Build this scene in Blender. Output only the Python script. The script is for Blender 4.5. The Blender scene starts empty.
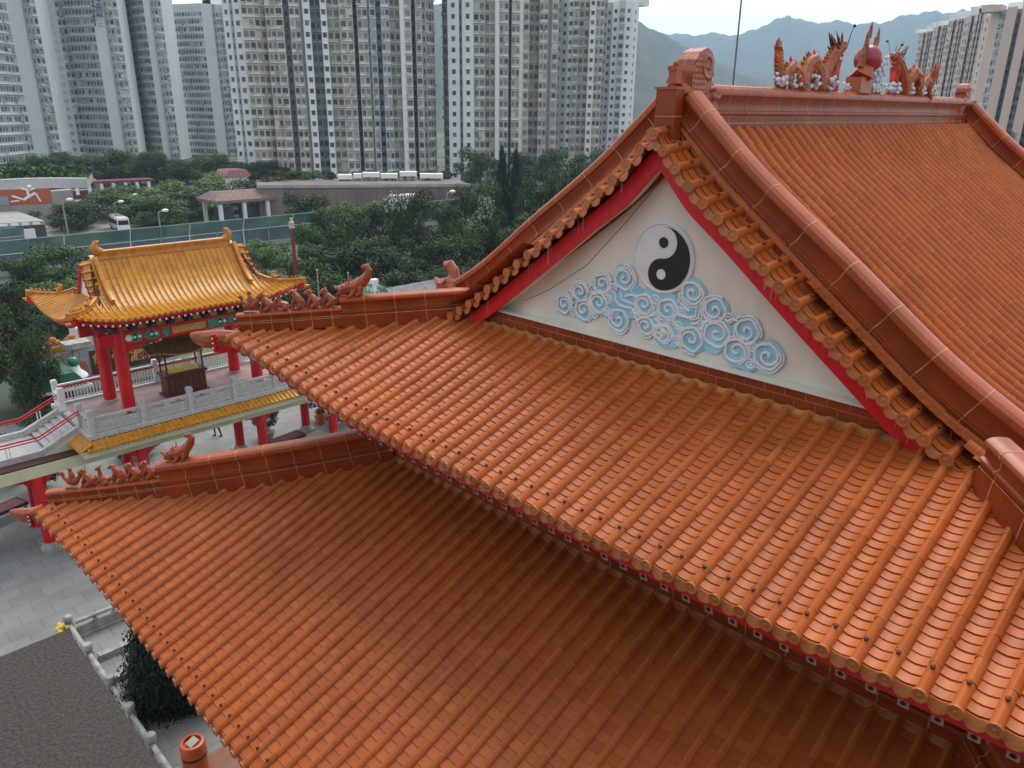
import bpy, bmesh, math, random
from mathutils import Vector, Matrix
rnd = random.Random(7)
sc = bpy.context.scene
C = sc.collection
PI = math.pi
V = Vector
GZ = -19.8          # ground level; the camera stands at the origin on a high terrace

# ------------------------------------------------------------------ camera
F_PX = 764.0
zc = -V((490-512, 2126, F_PX)).normalized()
xc = V((818, -266, F_PX)); xc = (xc - zc*xc.dot(zc)).normalized()
yc = zc.cross(xc)
ROT = Matrix((xc, yc, zc))
cam_d = bpy.data.cameras.new('camera'); cam = bpy.data.objects.new('camera', cam_d); C.objects.link(cam)
cam_d.sensor_width = 36; cam_d.lens = F_PX/1024*36
cam_d.clip_start = .1; cam_d.clip_end = 20000
cam.matrix_world = Matrix.LocRotScale(V((0, 0, 0)), Matrix((ROT@V((1, 0, 0)), ROT@V((0, -1, 0)), ROT@V((0, 0, -1)))).transposed(), None)
sc.camera = cam
def ray(u, v): return ROT @ V((u-512, v-384, F_PX))
def ground(u, v, z=GZ):
    d = ray(u, v); return d*(z/d.z)
def at_dist(u, v, D):
    d = ray(u, v); return d*(D/math.hypot(d.x, d.y))
# ------------------------------------------------------------------ world, sun, exposure
SUN_EL, SUN_AZ = math.radians(58), math.radians(215)
w = bpy.data.worlds.new('World'); sc.world = w; w.use_nodes = True
nt = w.node_tree; nt.nodes.clear()
out = nt.nodes.new('ShaderNodeOutputWorld'); bg = nt.nodes.new('ShaderNodeBackground')
sky = nt.nodes.new('ShaderNodeTexSky'); sky.sky_type = 'NISHITA'; sky.sun_disc = False
sky.sun_elevation = SUN_EL; sky.sun_rotation = math.radians(200); sky.air_density = 1.0; sky.dust_density = 2.5
mixn = nt.nodes.new('ShaderNodeMix'); mixn.data_type = 'RGBA'; mixn.inputs[0].default_value = .82
tc = nt.nodes.new('ShaderNodeTexCoord'); nz = nt.nodes.new('ShaderNodeTexNoise'); nz.inputs['Scale'].default_value = 2.2; nz.inputs['Detail'].default_value = 5
mp = nt.nodes.new('ShaderNodeMapping'); mp.inputs['Scale'].default_value = (1, 1, 3.5)
cr = nt.nodes.new('ShaderNodeValToRGB')
cr.color_ramp.elements[0].position = .3; cr.color_ramp.elements[0].color = (10.8, 11.3, 12.0, 1)
cr.color_ramp.elements[1].position = .7; cr.color_ramp.elements[1].color = (13.2, 13.4, 13.7, 1)
nt.links.new(tc.outputs['Generated'], mp.inputs[0]); nt.links.new(mp.outputs[0], nz.inputs['Vector'])
nt.links.new(nz.outputs[0], cr.inputs[0]); nt.links.new(sky.outputs[0], mixn.inputs[6]); nt.links.new(cr.outputs[0], mixn.inputs[7])
sx = nt.nodes.new('ShaderNodeSeparateXYZ'); nt.links.new(tc.outputs['Generated'], sx.inputs[0])
zr = nt.nodes.new('ShaderNodeMapRange'); zr.inputs[1].default_value = .06; zr.inputs[2].default_value = .38; zr.inputs[3].default_value = 3.1; zr.inputs[4].default_value = 1.05
zr.inputs[4].default_value = 0.; zr.inputs[3].default_value = 1.9
dt = nt.nodes.new('ShaderNodeVectorMath'); dt.operation = 'DOT_PRODUCT'; dt.inputs[1].default_value = (.70, .71, 0); nt.links.new(tc.outputs['Generated'], dt.inputs[0])
ar = nt.nodes.new('ShaderNodeMapRange'); ar.inputs[1].default_value = -.1; ar.inputs[2].default_value = .75; ar.inputs[3].default_value = .0; nt.links.new(dt.outputs['Value'], ar.inputs[0])
m1 = nt.nodes.new('ShaderNodeMath'); m1.operation = 'MULTIPLY_ADD'; m1.inputs[2].default_value = 1.1
nt.links.new(zr.outputs[0], m1.inputs[0]); nt.links.new(ar.outputs[0], m1.inputs[1])      # the overcast is brightest low down on the side of the hidden sun
nt.links.new(sx.outputs[2], zr.inputs[0]); vm = nt.nodes.new('ShaderNodeVectorMath'); vm.operation = 'SCALE'
nt.links.new(mixn.outputs[2], vm.inputs[0]); nt.links.new(m1.outputs[0], vm.inputs['Scale'])
nt.links.new(vm.outputs[0], bg.inputs[0]); bg.inputs[1].default_value = .086
nt.links.new(bg.outputs[0], out.inputs[0])
sun_d = bpy.data.lights.new('sun', 'SUN'); sun = bpy.data.objects.new('sun', sun_d); C.objects.link(sun)
sun_d.energy = 2.7; sun_d.angle = math.radians(38); sun_d.color = (1, .96, .9)
sv = V((.44, .30, .85)).normalized()      # towards the sun
sun.rotation_euler = sv.to_track_quat('Z', 'Y').to_euler()
sky.sun_elevation = math.asin(sv.z); sky.sun_rotation = math.atan2(sv.x, sv.y)
sc.view_settings.view_transform = 'Standard'; sc.view_settings.look = 'None'
sc.view_settings.exposure = .0; sc.view_settings.gamma = 1; sc.view_settings.use_curve_mapping = False
sc.render.engine = 'CYCLES'
try:
    sc.cycles.volume_bounces = 1; sc.cycles.max_bounces = 5; sc.cycles.diffuse_bounces = 2; sc.cycles.transparent_max_bounces = 6
except Exception: pass

# ------------------------------------------------------------------ materials
MATS = {}
def mk(name, col, rough=.6, var=.12, scale=3., tint=0., bump=0., bscale=40., metal=0., coat=0., col2=None, spec=.5, streak=False, lo=.35, hi=.65, attr_mix=None):
    m = bpy.data.materials.new(name); m.use_nodes = True; n = m.node_tree; N = n.nodes; L = n.links
    b = N['Principled BSDF']; b.inputs['Roughness'].default_value = rough; b.inputs['Metallic'].default_value = metal
    b.inputs['Specular IOR Level'].default_value = spec
    if coat: b.inputs['Coat Weight'].default_value = coat; b.inputs['Coat Roughness'].default_value = .15
    t = N.new('ShaderNodeTexCoord'); no = N.new('ShaderNodeTexNoise'); no.inputs['Scale'].default_value = scale; no.inputs['Detail'].default_value = 6
    if streak:
        ma = N.new('ShaderNodeMapping'); ma.inputs['Scale'].default_value = streak if isinstance(streak, tuple) else (1, 1, .12)
        L.new(t.outputs['Object'], ma.inputs[0]); L.new(ma.outputs[0], no.inputs['Vector'])
    else: L.new(t.outputs['Object'], no.inputs['Vector'])
    r = N.new('ShaderNodeValToRGB'); r.color_ramp.elements[0].position = lo; r.color_ramp.elements[1].position = hi
    c2 = col2 if col2 else tuple(min(1, c*(1+var)) for c in col)
    c1 = col if col2 else tuple(c*(1-var) for c in col)
    r.color_ramp.elements[0].color = (*c1, 1); r.color_ramp.elements[1].color = (*c2, 1)
    L.new(no.outputs[0], r.inputs[0]); cur = r.outputs[0]
    if tint:
        a = N.new('ShaderNodeAttribute'); a.attribute_name = 'tint'
        mr = N.new('ShaderNodeMapRange'); mr.inputs[3].default_value = 1-tint; mr.inputs[4].default_value = 1+tint
        mx = N.new('ShaderNodeMix'); mx.data_type = 'RGBA'; mx.blend_type = 'MULTIPLY'; mx.inputs[0].default_value = 1
        L.new(a.outputs['Fac'], mr.inputs[0]); L.new(cur, mx.inputs[6]); L.new(mr.outputs[0], mx.inputs[7]); cur = mx.outputs[2]
        if attr_mix:
            m2 = N.new('ShaderNodeMix'); m2.data_type = 'RGBA'; m2.inputs[7].default_value = (*attr_mix, 1)
            rr = N.new('ShaderNodeMapRange'); rr.inputs[1].default_value = .75; rr.inputs[2].default_value = 1.; rr.inputs[4].default_value = .7
            L.new(a.outputs['Fac'], rr.inputs[0]); L.new(rr.outputs[0], m2.inputs[0]); L.new(cur, m2.inputs[6]); cur = m2.outputs[2]
    L.new(cur, b.inputs['Base Color'])
    if bump:
        nb = N.new('ShaderNodeTexNoise'); nb.inputs['Scale'].default_value = bscale; nb.inputs['Detail'].default_value = 4
        L.new(t.outputs['Object'], nb.inputs['Vector'])
        bp = N.new('ShaderNodeBump'); bp.inputs['Strength'].default_value = bump; bp.inputs['Distance'].default_value = .02
        L.new(nb.outputs[0], bp.inputs['Height']); L.new(bp.outputs[0], b.inputs['Normal'])
    MATS[name] = m; return m
TILE = mk('glazed_orange_tile', (.46, .112, .022), .42, .08, .7, tint=.11, bump=.15, bscale=18, spec=.3, attr_mix=(.50, .145, .035))
RIDGE = mk('glazed_red_brown_ridge', (.27, .045, .009), .36, .2, 1.6, tint=.1, bump=.08, bscale=9, spec=.35)
CAP = mk('glazed_ridge_cap', (.39, .082, .024), .36, .15, 2, bump=.12, bscale=9)
GROUT = mk('cream_grout', (.56, .30, .13), .7, .25, 6)
RING = mk('tile_joint_glaze', (.56, .21, .075), .5, .2, 6)
OCHRE = mk('ochre_mortar', (.44, .19, .055), .8, .3, 5)
GEND = mk('tile_end_clay', (.46, .145, .04), .45, .12, 5, tint=.12, bump=.25, bscale=35)
NAIL = mk('shade_toned_nail', (.14, .032, .014), .35, .2, 10)  # tile nails: the shadow on the knobs is put into their darker colour
BEAST = mk('glazed_beast', (.36, .075, .022), .36, .3, 12, bump=.7, bscale=38, coat=.3)
YTILE = mk('glazed_yellow_tile', (.60, .26, .015), .30, .12, 1.5, tint=.13, bump=.1, bscale=15, coat=.2, attr_mix=(.6, .30, .05))
YRIDGE = mk('glazed_yellow_ridge', (.54, .20, .013), .3, .2, 3, coat=.3)
RED = mk('red_lacquer', (.62, .006, .010), .38, .15, 2.5, streak=(1, 2, .3))
REDW = mk('red_board_paint', (.70, .005, .014), .45, .12, 3, lo=.3, hi=.7, streak=(1, 6, .5))
SCRAPE = mk('bare_scrape', (.62, .35, .36), .7, .2, 9)
CREAM = mk('cream_plaster', (.85, .80, .70), .8, .08, 1.3, bump=.12, bscale=14, streak=(1, 1, .25))
WHITE = mk('white_paint', (.80, .80, .80), .55, .05, 3)
BLACK = mk('black_paint', (.012, .012, .014), .4, .1, 3)
BLUE = mk('sky_blue_paint', (.33, .67, .84), .6, .12, 3)
CLOUDW = mk('cloud_white', (.84, .88, .89), .6, .05, 4)
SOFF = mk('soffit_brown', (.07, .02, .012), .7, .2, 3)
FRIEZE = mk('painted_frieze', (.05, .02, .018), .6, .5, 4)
GRAN = mk('carved_granite', (.50, .49, .47), .7, .1, 5, bump=.25, bscale=30)
GRAND = mk('weathered_granite', (.36, .35, .32), .8, .25, 3, bump=.35, bscale=30)
PLASTY = mk('pale_yellow_plaster', (.66, .64, .42), .75, .08, 1.5)
DARK = mk('dark_metal', (.05, .03, .03), .5, .2, 5)
BRONZE = mk('bronze', (.16, .085, .035), .42, .4, 8, metal=.6, bump=.5, bscale=30)
MAROON = mk('maroon_paint', (.11, .018, .022), .5, .2, 4)
DECKF = mk('deck_tiles', (.36, .24, .22), .6, .15, 2)
GOLD = mk('gold_paint', (.62, .33, .07), .4, .2, 10)
YEL = mk('yellow_gilt', (.72, .55, .10), .4, .2, 10)
FGREEN = mk('painted_green', (.05, .30, .16), .5, .5, 20)
GREENT = mk('green_glazed_tile', (.02, .16, .085), .3, .25, 8, coat=.4)
BARK = mk('bark', (.09, .07, .055), .9, .3, 6, bump=.5)
def leafmat(name, a, b2): return mk(name, a, .55, .1, .6, tint=.45, col2=b2, spec=.25)
LF_D = leafmat('leaf_dark', (.030, .052, .018), (.062, .10, .03))
LF_M = leafmat('leaf_mid', (.045, .085, .024), (.08, .14, .036))
LF_L = leafmat('leaf_light', (.085, .15, .035), (.14, .22, .05))
LF_B = leafmat('leaf_reddish', (.06, .045, .028), (.085, .075, .035))
LF_C = leafmat('leaf_cypress', (.008, .017, .01), (.016, .03, .016))
BLOS = mk('blossom', (.42, .43, .33), .7, .1, 5)
SKIN = mk('skin', (.5, .3, .22), .6, .05)
# ------------------------------------------------------------------ mesh builder
class MB:
    def __init__(s): s.v = []; s.f = []; s.m = []; s.t = []
    def vert(s, p): s.v.append((p[0], p[1], p[2])); return len(s.v)-1
    def face(s, idx, m=0, t=.5): s.f.append(tuple(idx)); s.m.append(m); s.t.append(t)
    def poly(s, pts, m=0, t=.5):
        i = len(s.v); s.v.extend((p[0], p[1], p[2]) for p in pts); s.face(range(i, i+len(pts)), m, t)
    def grid(s, rows, m=0, t=.5, closed=False):
        n = len(rows[0]); base = len(s.v)
        for r in rows: s.v.extend((p[0], p[1], p[2]) for p in r)
        for i in range(len(rows)-1):
            for j in range(n if closed else n-1):
                k = (j+1) % n
                s.face((base+i*n+j, base+i*n+k, base+(i+1)*n+k, base+(i+1)*n+j), m, t)
    def obox(s, c, ax, ay, az, m=0, t=.5):      # centre and three half-extent vectors
        c = V(c); i = len(s.v)
        for sx in (-1, 1):
            for sy in (-1, 1):
                for sz in (-1, 1): s.vert(c+ax*sx+ay*sy+az*sz)
        for q in ((0, 1, 3, 2), (4, 6, 7, 5), (0, 4, 5, 1), (2, 3, 7, 6), (0, 2, 6, 4), (1, 5, 7, 3)): s.face([i+k for k in q], m, t)
    def box(s, a, b, m=0, t=.5):
        s.obox(((a[0]+b[0])/2, (a[1]+b[1])/2, (a[2]+b[2])/2), V(((b[0]-a[0])/2, 0, 0)), V((0, (b[1]-a[1])/2, 0)), V((0, 0, (b[2]-a[2])/2)), m, t)
    def bar(s, a, b, wd, ht, m=0, up=V((0, 0, 1))):
        a = V(a); b = V(b); d = (b-a); l = d.length; d = d/l
        sd = d.cross(up)
        if sd.length < 1e-4: sd = V((1, 0, 0))
        sd.normalize(); u2 = sd.cross(d)
        s.obox((a+b)/2, d*l/2, sd*wd/2, u2*ht/2, m)
    def sweep(s, pts, rad, seg=8, m=0, sq=(1, 1), up=V((0, 0, 1)), caps=True, t=.5):
        pts = [V(p) for p in pts]; rows = []; n = len(pts)
        if not isinstance(rad, (list, tuple)): rad = [rad]*n
        for i, p in enumerate(pts):
            d = (pts[min(i+1, n-1)]-pts[max(i-1, 0)]).normalized()
            sd = d.cross(up)
            if sd.length < .05: sd = d.cross(V((1, 0, 0)) if i == 0 or n == 2 else prev_u)
            sd.normalize(); u2 = sd.cross(d); prev_u = u2
            if i and sd.dot(ps) < 0: sd = -sd; u2 = -u2
            ps = sd
            rows.append([p+sd*math.cos(2*PI*k/seg)*rad[i]*sq[0]+u2*math.sin(2*PI*k/seg)*rad[i]*sq[1] for k in range(seg)])
        s.grid(rows, m, t, closed=True)
        if caps: s.poly(rows[0], m, t); s.poly(rows[-1][::-1], m, t)
    def lathe(s, c, prof, seg=12, m=0, ax=V((0, 0, 1)), t=.5):      # prof: (radius, height)
        ax = V(ax).normalized(); a = ax.orthogonal().normalized(); b = ax.cross(a); c = V(c)
        rows = [[c+ax*h+(a*math.cos(2*PI*k/seg)+b*math.sin(2*PI*k/seg))*r for k in range(seg)] for r, h in prof]
        s.grid(rows, m, t, closed=True)
        if prof[0][0] > 1e-4: s.poly(rows[0], m, t)
        if prof[-1][0] > 1e-4: s.poly(rows[-1], m, t)
    def ball(s, c, r, m=0, seg=10, rings=6, sc=(1, 1, 1), t=.5):
        c = V(c); rows = []
        for i in range(rings+1):
            a = PI*i/rings; rr = max(math.sin(a), .02)*r
            rows.append([c+V((rr*math.cos(2*PI*k/seg)*sc[0], rr*math.sin(2*PI*k/seg)*sc[1], -math.cos(a)*r*sc[2])) for k in range(seg)])
        s.grid(rows, m, t, closed=True)
    def prism(s, pts, off, m=0, t=.5):      # closed outline and an extrusion vector
        pts = [V(p) for p in pts]; off = V(off); q = [p+off for p in pts]
        s.poly(pts, m, t); s.poly(q[::-1], m, t)
        for i in range(len(pts)):
            j = (i+1) % len(pts); s.poly((pts[i], q[i], q[j], pts[j]), m, t)
    def build(s, name, mats, parent=None, smooth=None, fix=False, loc=None):
        me = bpy.data.meshes.new(name); me.from_pydata(s.v, [], s.f)
        if not isinstance(mats, (list, tuple)): mats = [mats]
        for m in mats: me.materials.append(m)
        me.polygons.foreach_set('material_index', s.m)
        a = me.attributes.new('tint', 'FLOAT', 'FACE'); a.data.foreach_set('value', s.t)
        if fix or smooth:
            bm = bmesh.new(); bm.from_mesh(me); bmesh.ops.remove_doubles(bm, verts=bm.verts, dist=1e-4)
            bmesh.ops.recalc_face_normals(bm, faces=bm.faces); bm.to_mesh(me); bm.free()
        if smooth:
            me.polygons.foreach_set('use_smooth', [True]*len(me.polygons)); me.set_sharp_from_angle(angle=math.radians(smooth))
        me.update()
        o = bpy.data.objects.new(name, me); C.objects.link(o)
        if parent: o.parent = parent
        if loc is not None: o.location = loc
        return o
def tag(o, label=None, cat=None, group=None, kind=None):
    if label: o['label'] = label
    if cat: o['category'] = cat
    if group: o['group'] = group
    if kind: o['kind'] = kind
    return o
def thing(name, label, cat, loc=(0, 0, 0), rz=0, group=None):
    o = bpy.data.objects.new(name, None); C.objects.link(o); o.location = loc; o.rotation_euler = (0, 0, rz)
    o.empty_display_size = .2
    return tag(o, label, cat, group)
KIDS = {}
def dup(o, loc=None, rz=None, label=None, group=None, parent=None, scale=None):
    r = o.copy(); C.objects.link(r)
    if loc is not None: r.location = loc
    if rz is not None: r.rotation_euler = (0, 0, rz)
    if scale is not None: r.scale = (scale,)*3 if not isinstance(scale, tuple) else scale
    if label: r['label'] = label
    if group: r['group'] = group
    if parent: r.parent = parent
    for ch in [c for c in bpy.data.objects if c.parent == o]:
        c = ch.copy(); C.objects.link(c); c.parent = r
        for g in [x for x in bpy.data.objects if x.parent == ch]:
            d = g.copy(); C.objects.link(d); d.parent = c
    return r
def remesh(o, vs, sm=2):
    md = o.modifiers.new('remesh', 'REMESH'); md.mode = 'VOXEL'; md.voxel_size = vs; md.use_smooth_shade = True
    if sm:
        s2 = o.modifiers.new('smooth', 'SMOOTH'); s2.iterations = sm; s2.factor = .5
    return o
def interp(pts, x):      # monotone smooth interpolation through (x, y) points
    n = len(pts)
    if x <= pts[0][0]: return pts[0][1]+(x-pts[0][0])*(pts[1][1]-pts[0][1])/(pts[1][0]-pts[0][0])
    if x >= pts[-1][0]: return pts[-1][1]+(x-pts[-1][0])*(pts[-1][1]-pts[-2][1])/(pts[-1][0]-pts[-2][0])
    for i in range(n-1):
        if x <= pts[i+1][0]:
            x0, y0 = pts[i]; x1, y1 = pts[i+1]; h = x1-x0; d = (y1-y0)/h
            m0 = d if i == 0 else .5*(d+(y0-pts[i-1][1])/(x0-pts[i-1][0]))
            m1 = d if i == n-2 else .5*(d+(pts[i+2][1]-y1)/(pts[i+2][0]-x1))
            t = (x-x0)/h
            return (2*t**3-3*t*t+1)*y0+(t**3-2*t*t+t)*h*m0+(-2*t**3+3*t*t)*y1+(t**3-t*t)*h*m1
# ------------------------------------------------------------------ roofs
def tube_end(mb, c, outd, side, up, r, m, t=.5):      # round end disc with a raised rim
    rows = []
    for rr, oo in ((r*1.12, 0), (r*1.12, .02), (r*.8, .02), (r*.75, .012), (r*.3, .012), (r*.2, .02)):
        rows.append([c+outd*oo+side*math.cos(2*PI*k/12)*rr+up*math.sin(2*PI*k/12)*rr for k in range(12)])
    mb.grid(rows, m, t, closed=True); mb.poly(rows[-1], m, t)
def drip(mb, a, b, outd, up, sag, depth, m, t=.5):      # hanging half-round drip tile from a to b
    a = V(a); b = V(b); n = 8; top = []; bot = []
    for k in range(n+1):
        s = k/n; p = a+(b-a)*s
        top.append(p-up*sag*(1-(2*s-1)**2)); bot.append(p-up*(sag*.2+depth*math.sqrt(max(0, 1-(2*s-1)**2)))*1.0)
    fr = [p+outd*.018 for p in top]; fb = [p+outd*(.03+.30*(q-p).length) for p, q in zip(bot, top)]; bb = [p-outd*.02 for p in fb]
    mid = [(x+y)*.5+outd*.006 for x, y in zip(fr, fb)]
    mb.grid([top, fr, mid, fb, bb], m, t)
def tile_roof(mb, org, ud, wd, us, wmax, zf, r=.064, course=.118, joint=.30, sag=.030, lip=.016, mats=(0, 1, 2, 3, 4), ext=None, seg=6, nail=True, top=None, wmin=None, dripd=.14):
    T, G, E, N, O = mats; org = V(org); ud = V(ud); wd = V(wd); Z = V((0, 0, 1))
    def P(u, w, h=0.):
        e = ext(u, w) if ext else 0.
        p = org+ud*u+wd*(w-e); p.z = zf(u, w)+h; return p
    def nrm(u, w):
        d = (P(u, w+.05)-P(u, w-.05)).normalized(); return (Z-d*d.z).normalized(), d
    for i, u in enumerate(us):
        wm = wmax(u); w0m = wmin(u) if wmin else 0.
        if wm-w0m < .12: continue
        cuts = [w0m-(.075 if w0m < .01 else 0)]; nxt = w0m+joint*rnd.uniform(.75, 1.15)
        while nxt < wm-.1: cuts.append(nxt); nxt += joint*rnd.uniform(.93, 1.07)
        cuts.append(wm); n = len(cuts)-1
        for k in range(n):
            a = cuts[k]; b = cuts[k+1]; rows = []
            tt = rnd.random(); jy = rnd.uniform(-.004, .004)
            for ww, rr in ((a, r*1.03), (b, r*.97)):
                nn, d = nrm(u, ww); c = P(u, ww)
                rows.append([c+ud*(math.cos(PI*q/seg)*rr+jy)+nn*(math.sin(PI*q/seg)*rr*1.6-.014) for q in range(seg+1)])
            mb.grid(rows, T, tt)
            if k:
                rows = []
                for ww in (a-.006, a+.004):
                    nn, d = nrm(u, ww); c = P(u, ww)
                    rows.append([c+ud*math.cos(PI*q/seg)*r*1.06+nn*(math.sin(PI*q/seg)*r*1.64-.014) for q in range(seg+1)])
                mb.grid(rows, G, rnd.random())
        if not wmin or w0m < .01:
            nn, d = nrm(u, 0); c = P(u, -.075)
            fo = (-d+nn*.25).normalized(); tube_end(mb, c-d*.004+nn*r*.42, fo, ud, ud.cross(fo)*(1 if ud.cross(fo).z > 0 else -1), r*1.06, E, rnd.random())
            if nail:
                c = P(u, .2)+nn*r*.95
                mb.lathe(c, [(.018, 0), (.020, .02), (.027, .04), (.024, .06), (.004, .07)], 7, N, nn)
        if top and wm >= top:
            nn, d = nrm(u, wm); c = P(u, wm); rows = []
            for dd, rr in ((-.05, r*1.02), (-.045, r*1.3), (.02, r*1.3)):
                rows.append([c+d*dd+ud*math.cos(PI*q/seg)*rr+nn*(math.sin(PI*q/seg)*rr) for q in range(seg+1)])
            mb.grid(rows, O, rnd.random())
    for i in range(len(us)-1):
        u0, u1 = us[i], us[i+1]
        wm = (wmax(u0)+wmax(u1))/2; w0m = (wmin(u0)+wmin(u1))/2 if wmin else 0.
        if wm-w0m < .1: continue
        a0, a1 = u0+.55*r, u1-.55*r; n = max(1, round((wm-w0m)/course)); ns = 4
        for k in range(n):
            wa = w0m+(wm-w0m)*k/n; wb = w0m+(wm-w0m)*(k+1)/n; tt = rnd.random(); lp = lip*rnd.uniform(.8, 1.25)
            def row(ww, h):
                z0 = P(u0, ww).z; z1 = P(u1, ww).z; out = []
                for q in range(ns+1):
                    s = q/ns; uu = a0+(a1-a0)*s; p = P(uu, ww); p.z = z0+(z1-z0)*s+h+.012-sag*(1-(2*s-1)**2); out.append(p)
                return out
            mb.grid([row(wa+.022, -.014), row(wa, lp-.008), row(wa, lp), row(wb+.01, 0)], T, tt)
        if w0m < .01:
            nn, d = nrm(u0, 0); A = P(u0, 0)+ud*.55*r; B = P(u1, 0)-ud*.55*r
            drip(mb, A+Z*.012, B+Z*.012, -wd, Z, sag, dripd, E, rnd.random())
        if top and wm >= top:
            rows = []
            for dd, hh in ((-.055, .004), (-.05, .03), (.02, .05)):
                rows.append([P(a0+(a1-a0)*q/ns, wm+dd)+Z*(hh+.012-sag*(1-(2*q/ns-1)**2)) for q in range(ns+1)])
            mb.grid(rows, O, rnd.random())
def soffit(mb, org, ud, wd, ua, ub, wmax, zf, h=-.09, step=.5, m=0, ext=None):
    org = V(org); ud = V(ud); wd = V(wd); n = max(2, int((ub-ua)/step))
    rows = []
    for i in range(n+1):
        u = ua+(ub-ua)*i/n; wm = max(wmax(u), .02); r = []
        for k in range(7):
            ww = .05+(wm-.05)*k/6; p = org+ud*u+wd*(ww-(ext(u, ww) if ext else 0)); p.z = zf(u, ww)+h; r.append(p)
        rows.append(r)
    mb.grid(rows, m)
def fascia(org, ud, wd, us, zf, ext, w0=.05, h0=-.035, hgt=.21, th=.04):
    mb = MB(); org = V(org); ud = V(ud); wd = V(wd); rows = []
    for u in us:
        e = ext(u, 0) if ext else 0; b = org+ud*u+wd*(w0-e); z = zf(u, 0)
        rows.append([V((b.x, b.y, z+h0)), V((b.x, b.y, z+h0-hgt)), V((b.x, b.y, z+h0-hgt))+wd*th, V((b.x, b.y, z+h0))+wd*th])
    mb.grid(rows, 0, closed=True); return mb
PROF = [(.31, -.62), (.31, 0), (.31, .15), (.285, .155), (.285, .31), (.315, .315), (.36, .34), (.372, .375), (.36, .41), (.31, .43), (.255, .445), (.24, .50), (.245, .64), (.29, .72), (.30, .755), (.355, .765), (.37, .82), (.35, .90), (.26, .965), (.12, .995), (0, 1.0)]
PROF2 = [(.30, -.6), (.30, 0), (.30, .2), (.26, .24), (.25, .62), (.33, .70), (.34, .80), (.29, .93), (.15, .99), (0, 1.0)]
def ridge(mb, pts, H, W, prof=PROF, every=.6, mats=(0, 1, 2), capfrom=.77, grout=True, tight=None):
    pts = [V(p) for p in pts]; n = len(pts); R, G, K = mats
    def frame(i):
        d = (pts[min(i+1, n-1)]-pts[max(i-1, 0)]).normalized(); sd = d.cross(V((0, 0, 1))).normalized(); return d, sd, sd.cross(d)
    full = [(-a, b) for a, b in prof]+[(a, b) for a, b in prof[-2::-1]]
    def section(p, sd, up, k=0.): return [p+sd*(a*W/.6+(k if a > 0 else -k if a < 0 else 0))+up*(b*H+(k if b > .02 else 0)) for a, b in full]
    base = len(mb.v); rows = []
    for i in range(n):
        d, sd, up = frame(i); rows.append(section(pts[i], sd, up))
    nn = len(full)
    for r in rows: mb.v.extend(tuple(p) for p in r)
    for i in range(n-1):
        tt = rnd.random()
        for j in range(nn-1):
            hh = (full[j][1]+full[j+1][1])/2
            mb.face((base+i*nn+j, base+i*nn+j+1, base+(i+1)*nn+j+1, base+(i+1)*nn+j), K if hh > capfrom else R, tt)
    mb.poly(rows[0], R); mb.poly(rows[-1], R)
    if grout:
        acc = 0; nxt = every*.5
        for i in range(n-1):
            L = (pts[i+1]-pts[i]).length; d, sd, up = frame(i); dd = (pts[i+1]-pts[i]).normalized()
            while nxt < acc+L:
                p = pts[i]+dd*(nxt-acc); mb.grid([section(p-dd*.007, sd, up, -.001), section(p-dd*.006, sd, up, .0035), section(p+dd*.006, sd, up, .0035), section(p+dd*.007, sd, up, -.001)], G); nxt += every
            acc += L
        # thin bed joints along the base bands
        for hb, wb in ((.155, .30), (.315, .297)):
            for s in (-1, 1):
                rr = []
                for i in range(n):
                    d, sd, up = frame(i); c = pts[i]+sd*s*wb*W/.6*1.03+up*hb*H
                    rr.append([c-up*.006+sd*s*.006, c+up*.006+sd*s*.006])
                mb.grid(rr, G)
# ================================================================== ground
mb = MB(); mb.box((-1500, -1500, GZ-1.2), (5600, 5600, GZ-.02))
GRND = mk('distant_ground', (.09, .11, .07), .9, .4, .05)
tag(mb.build('ground', GRND), kind='structure')
PAV = bpy.data.materials.new('granite_paving'); PAV.use_nodes = True
N = PAV.node_tree.nodes; L = PAV.node_tree.links; b = N['Principled BSDF']; b.inputs['Roughness'].default_value = .75
t = N.new('ShaderNodeTexCoord'); br = N.new('ShaderNodeTexBrick'); br.inputs['Scale'].default_value = 1; br.inputs['Brick Width'].default_value = 1.2; br.inputs['Row Height'].default_value = .8
br.inputs['Mortar Size'].default_value = .012; br.inputs['Color1'].default_value = (.23, .232, .228, 1); br.inputs['Color2'].default_value = (.275, .275, .265, 1); br.inputs['Mortar'].default_value = (.14, .14, .13, 1)
no = N.new('ShaderNodeTexNoise'); no.inputs['Scale'].default_value = .5; no.inputs['Detail'].default_value = 8; mx = N.new('ShaderNodeMix'); mx.data_type = 'RGBA'; mx.blend_type = 'MULTIPLY'; mx.inputs[0].default_value = .8
rp = N.new('ShaderNodeValToRGB'); rp.color_ramp.elements[0].position = .3; rp.color_ramp.elements[0].color = (.62, .63, .62, 1); rp.color_ramp.elements[1].position = .65; rp.color_ramp.elements[1].color = (1.05, 1.05, 1.04, 1)
L.new(t.outputs['Object'], br.inputs['Vector']); L.new(t.outputs['Object'], no.inputs['Vector']); L.new(no.outputs[0], rp.inputs[0]); L.new(br.outputs[0], mx.inputs[6]); L.new(rp.outputs[0], mx.inputs[7]); L.new(mx.outputs[2], b.inputs['Base Color'])
mb = MB(); mb.box((-30, -10, GZ-.3), (70, 56, GZ)); tag(mb.build('courtyard_paving', PAV), kind='structure')

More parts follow.
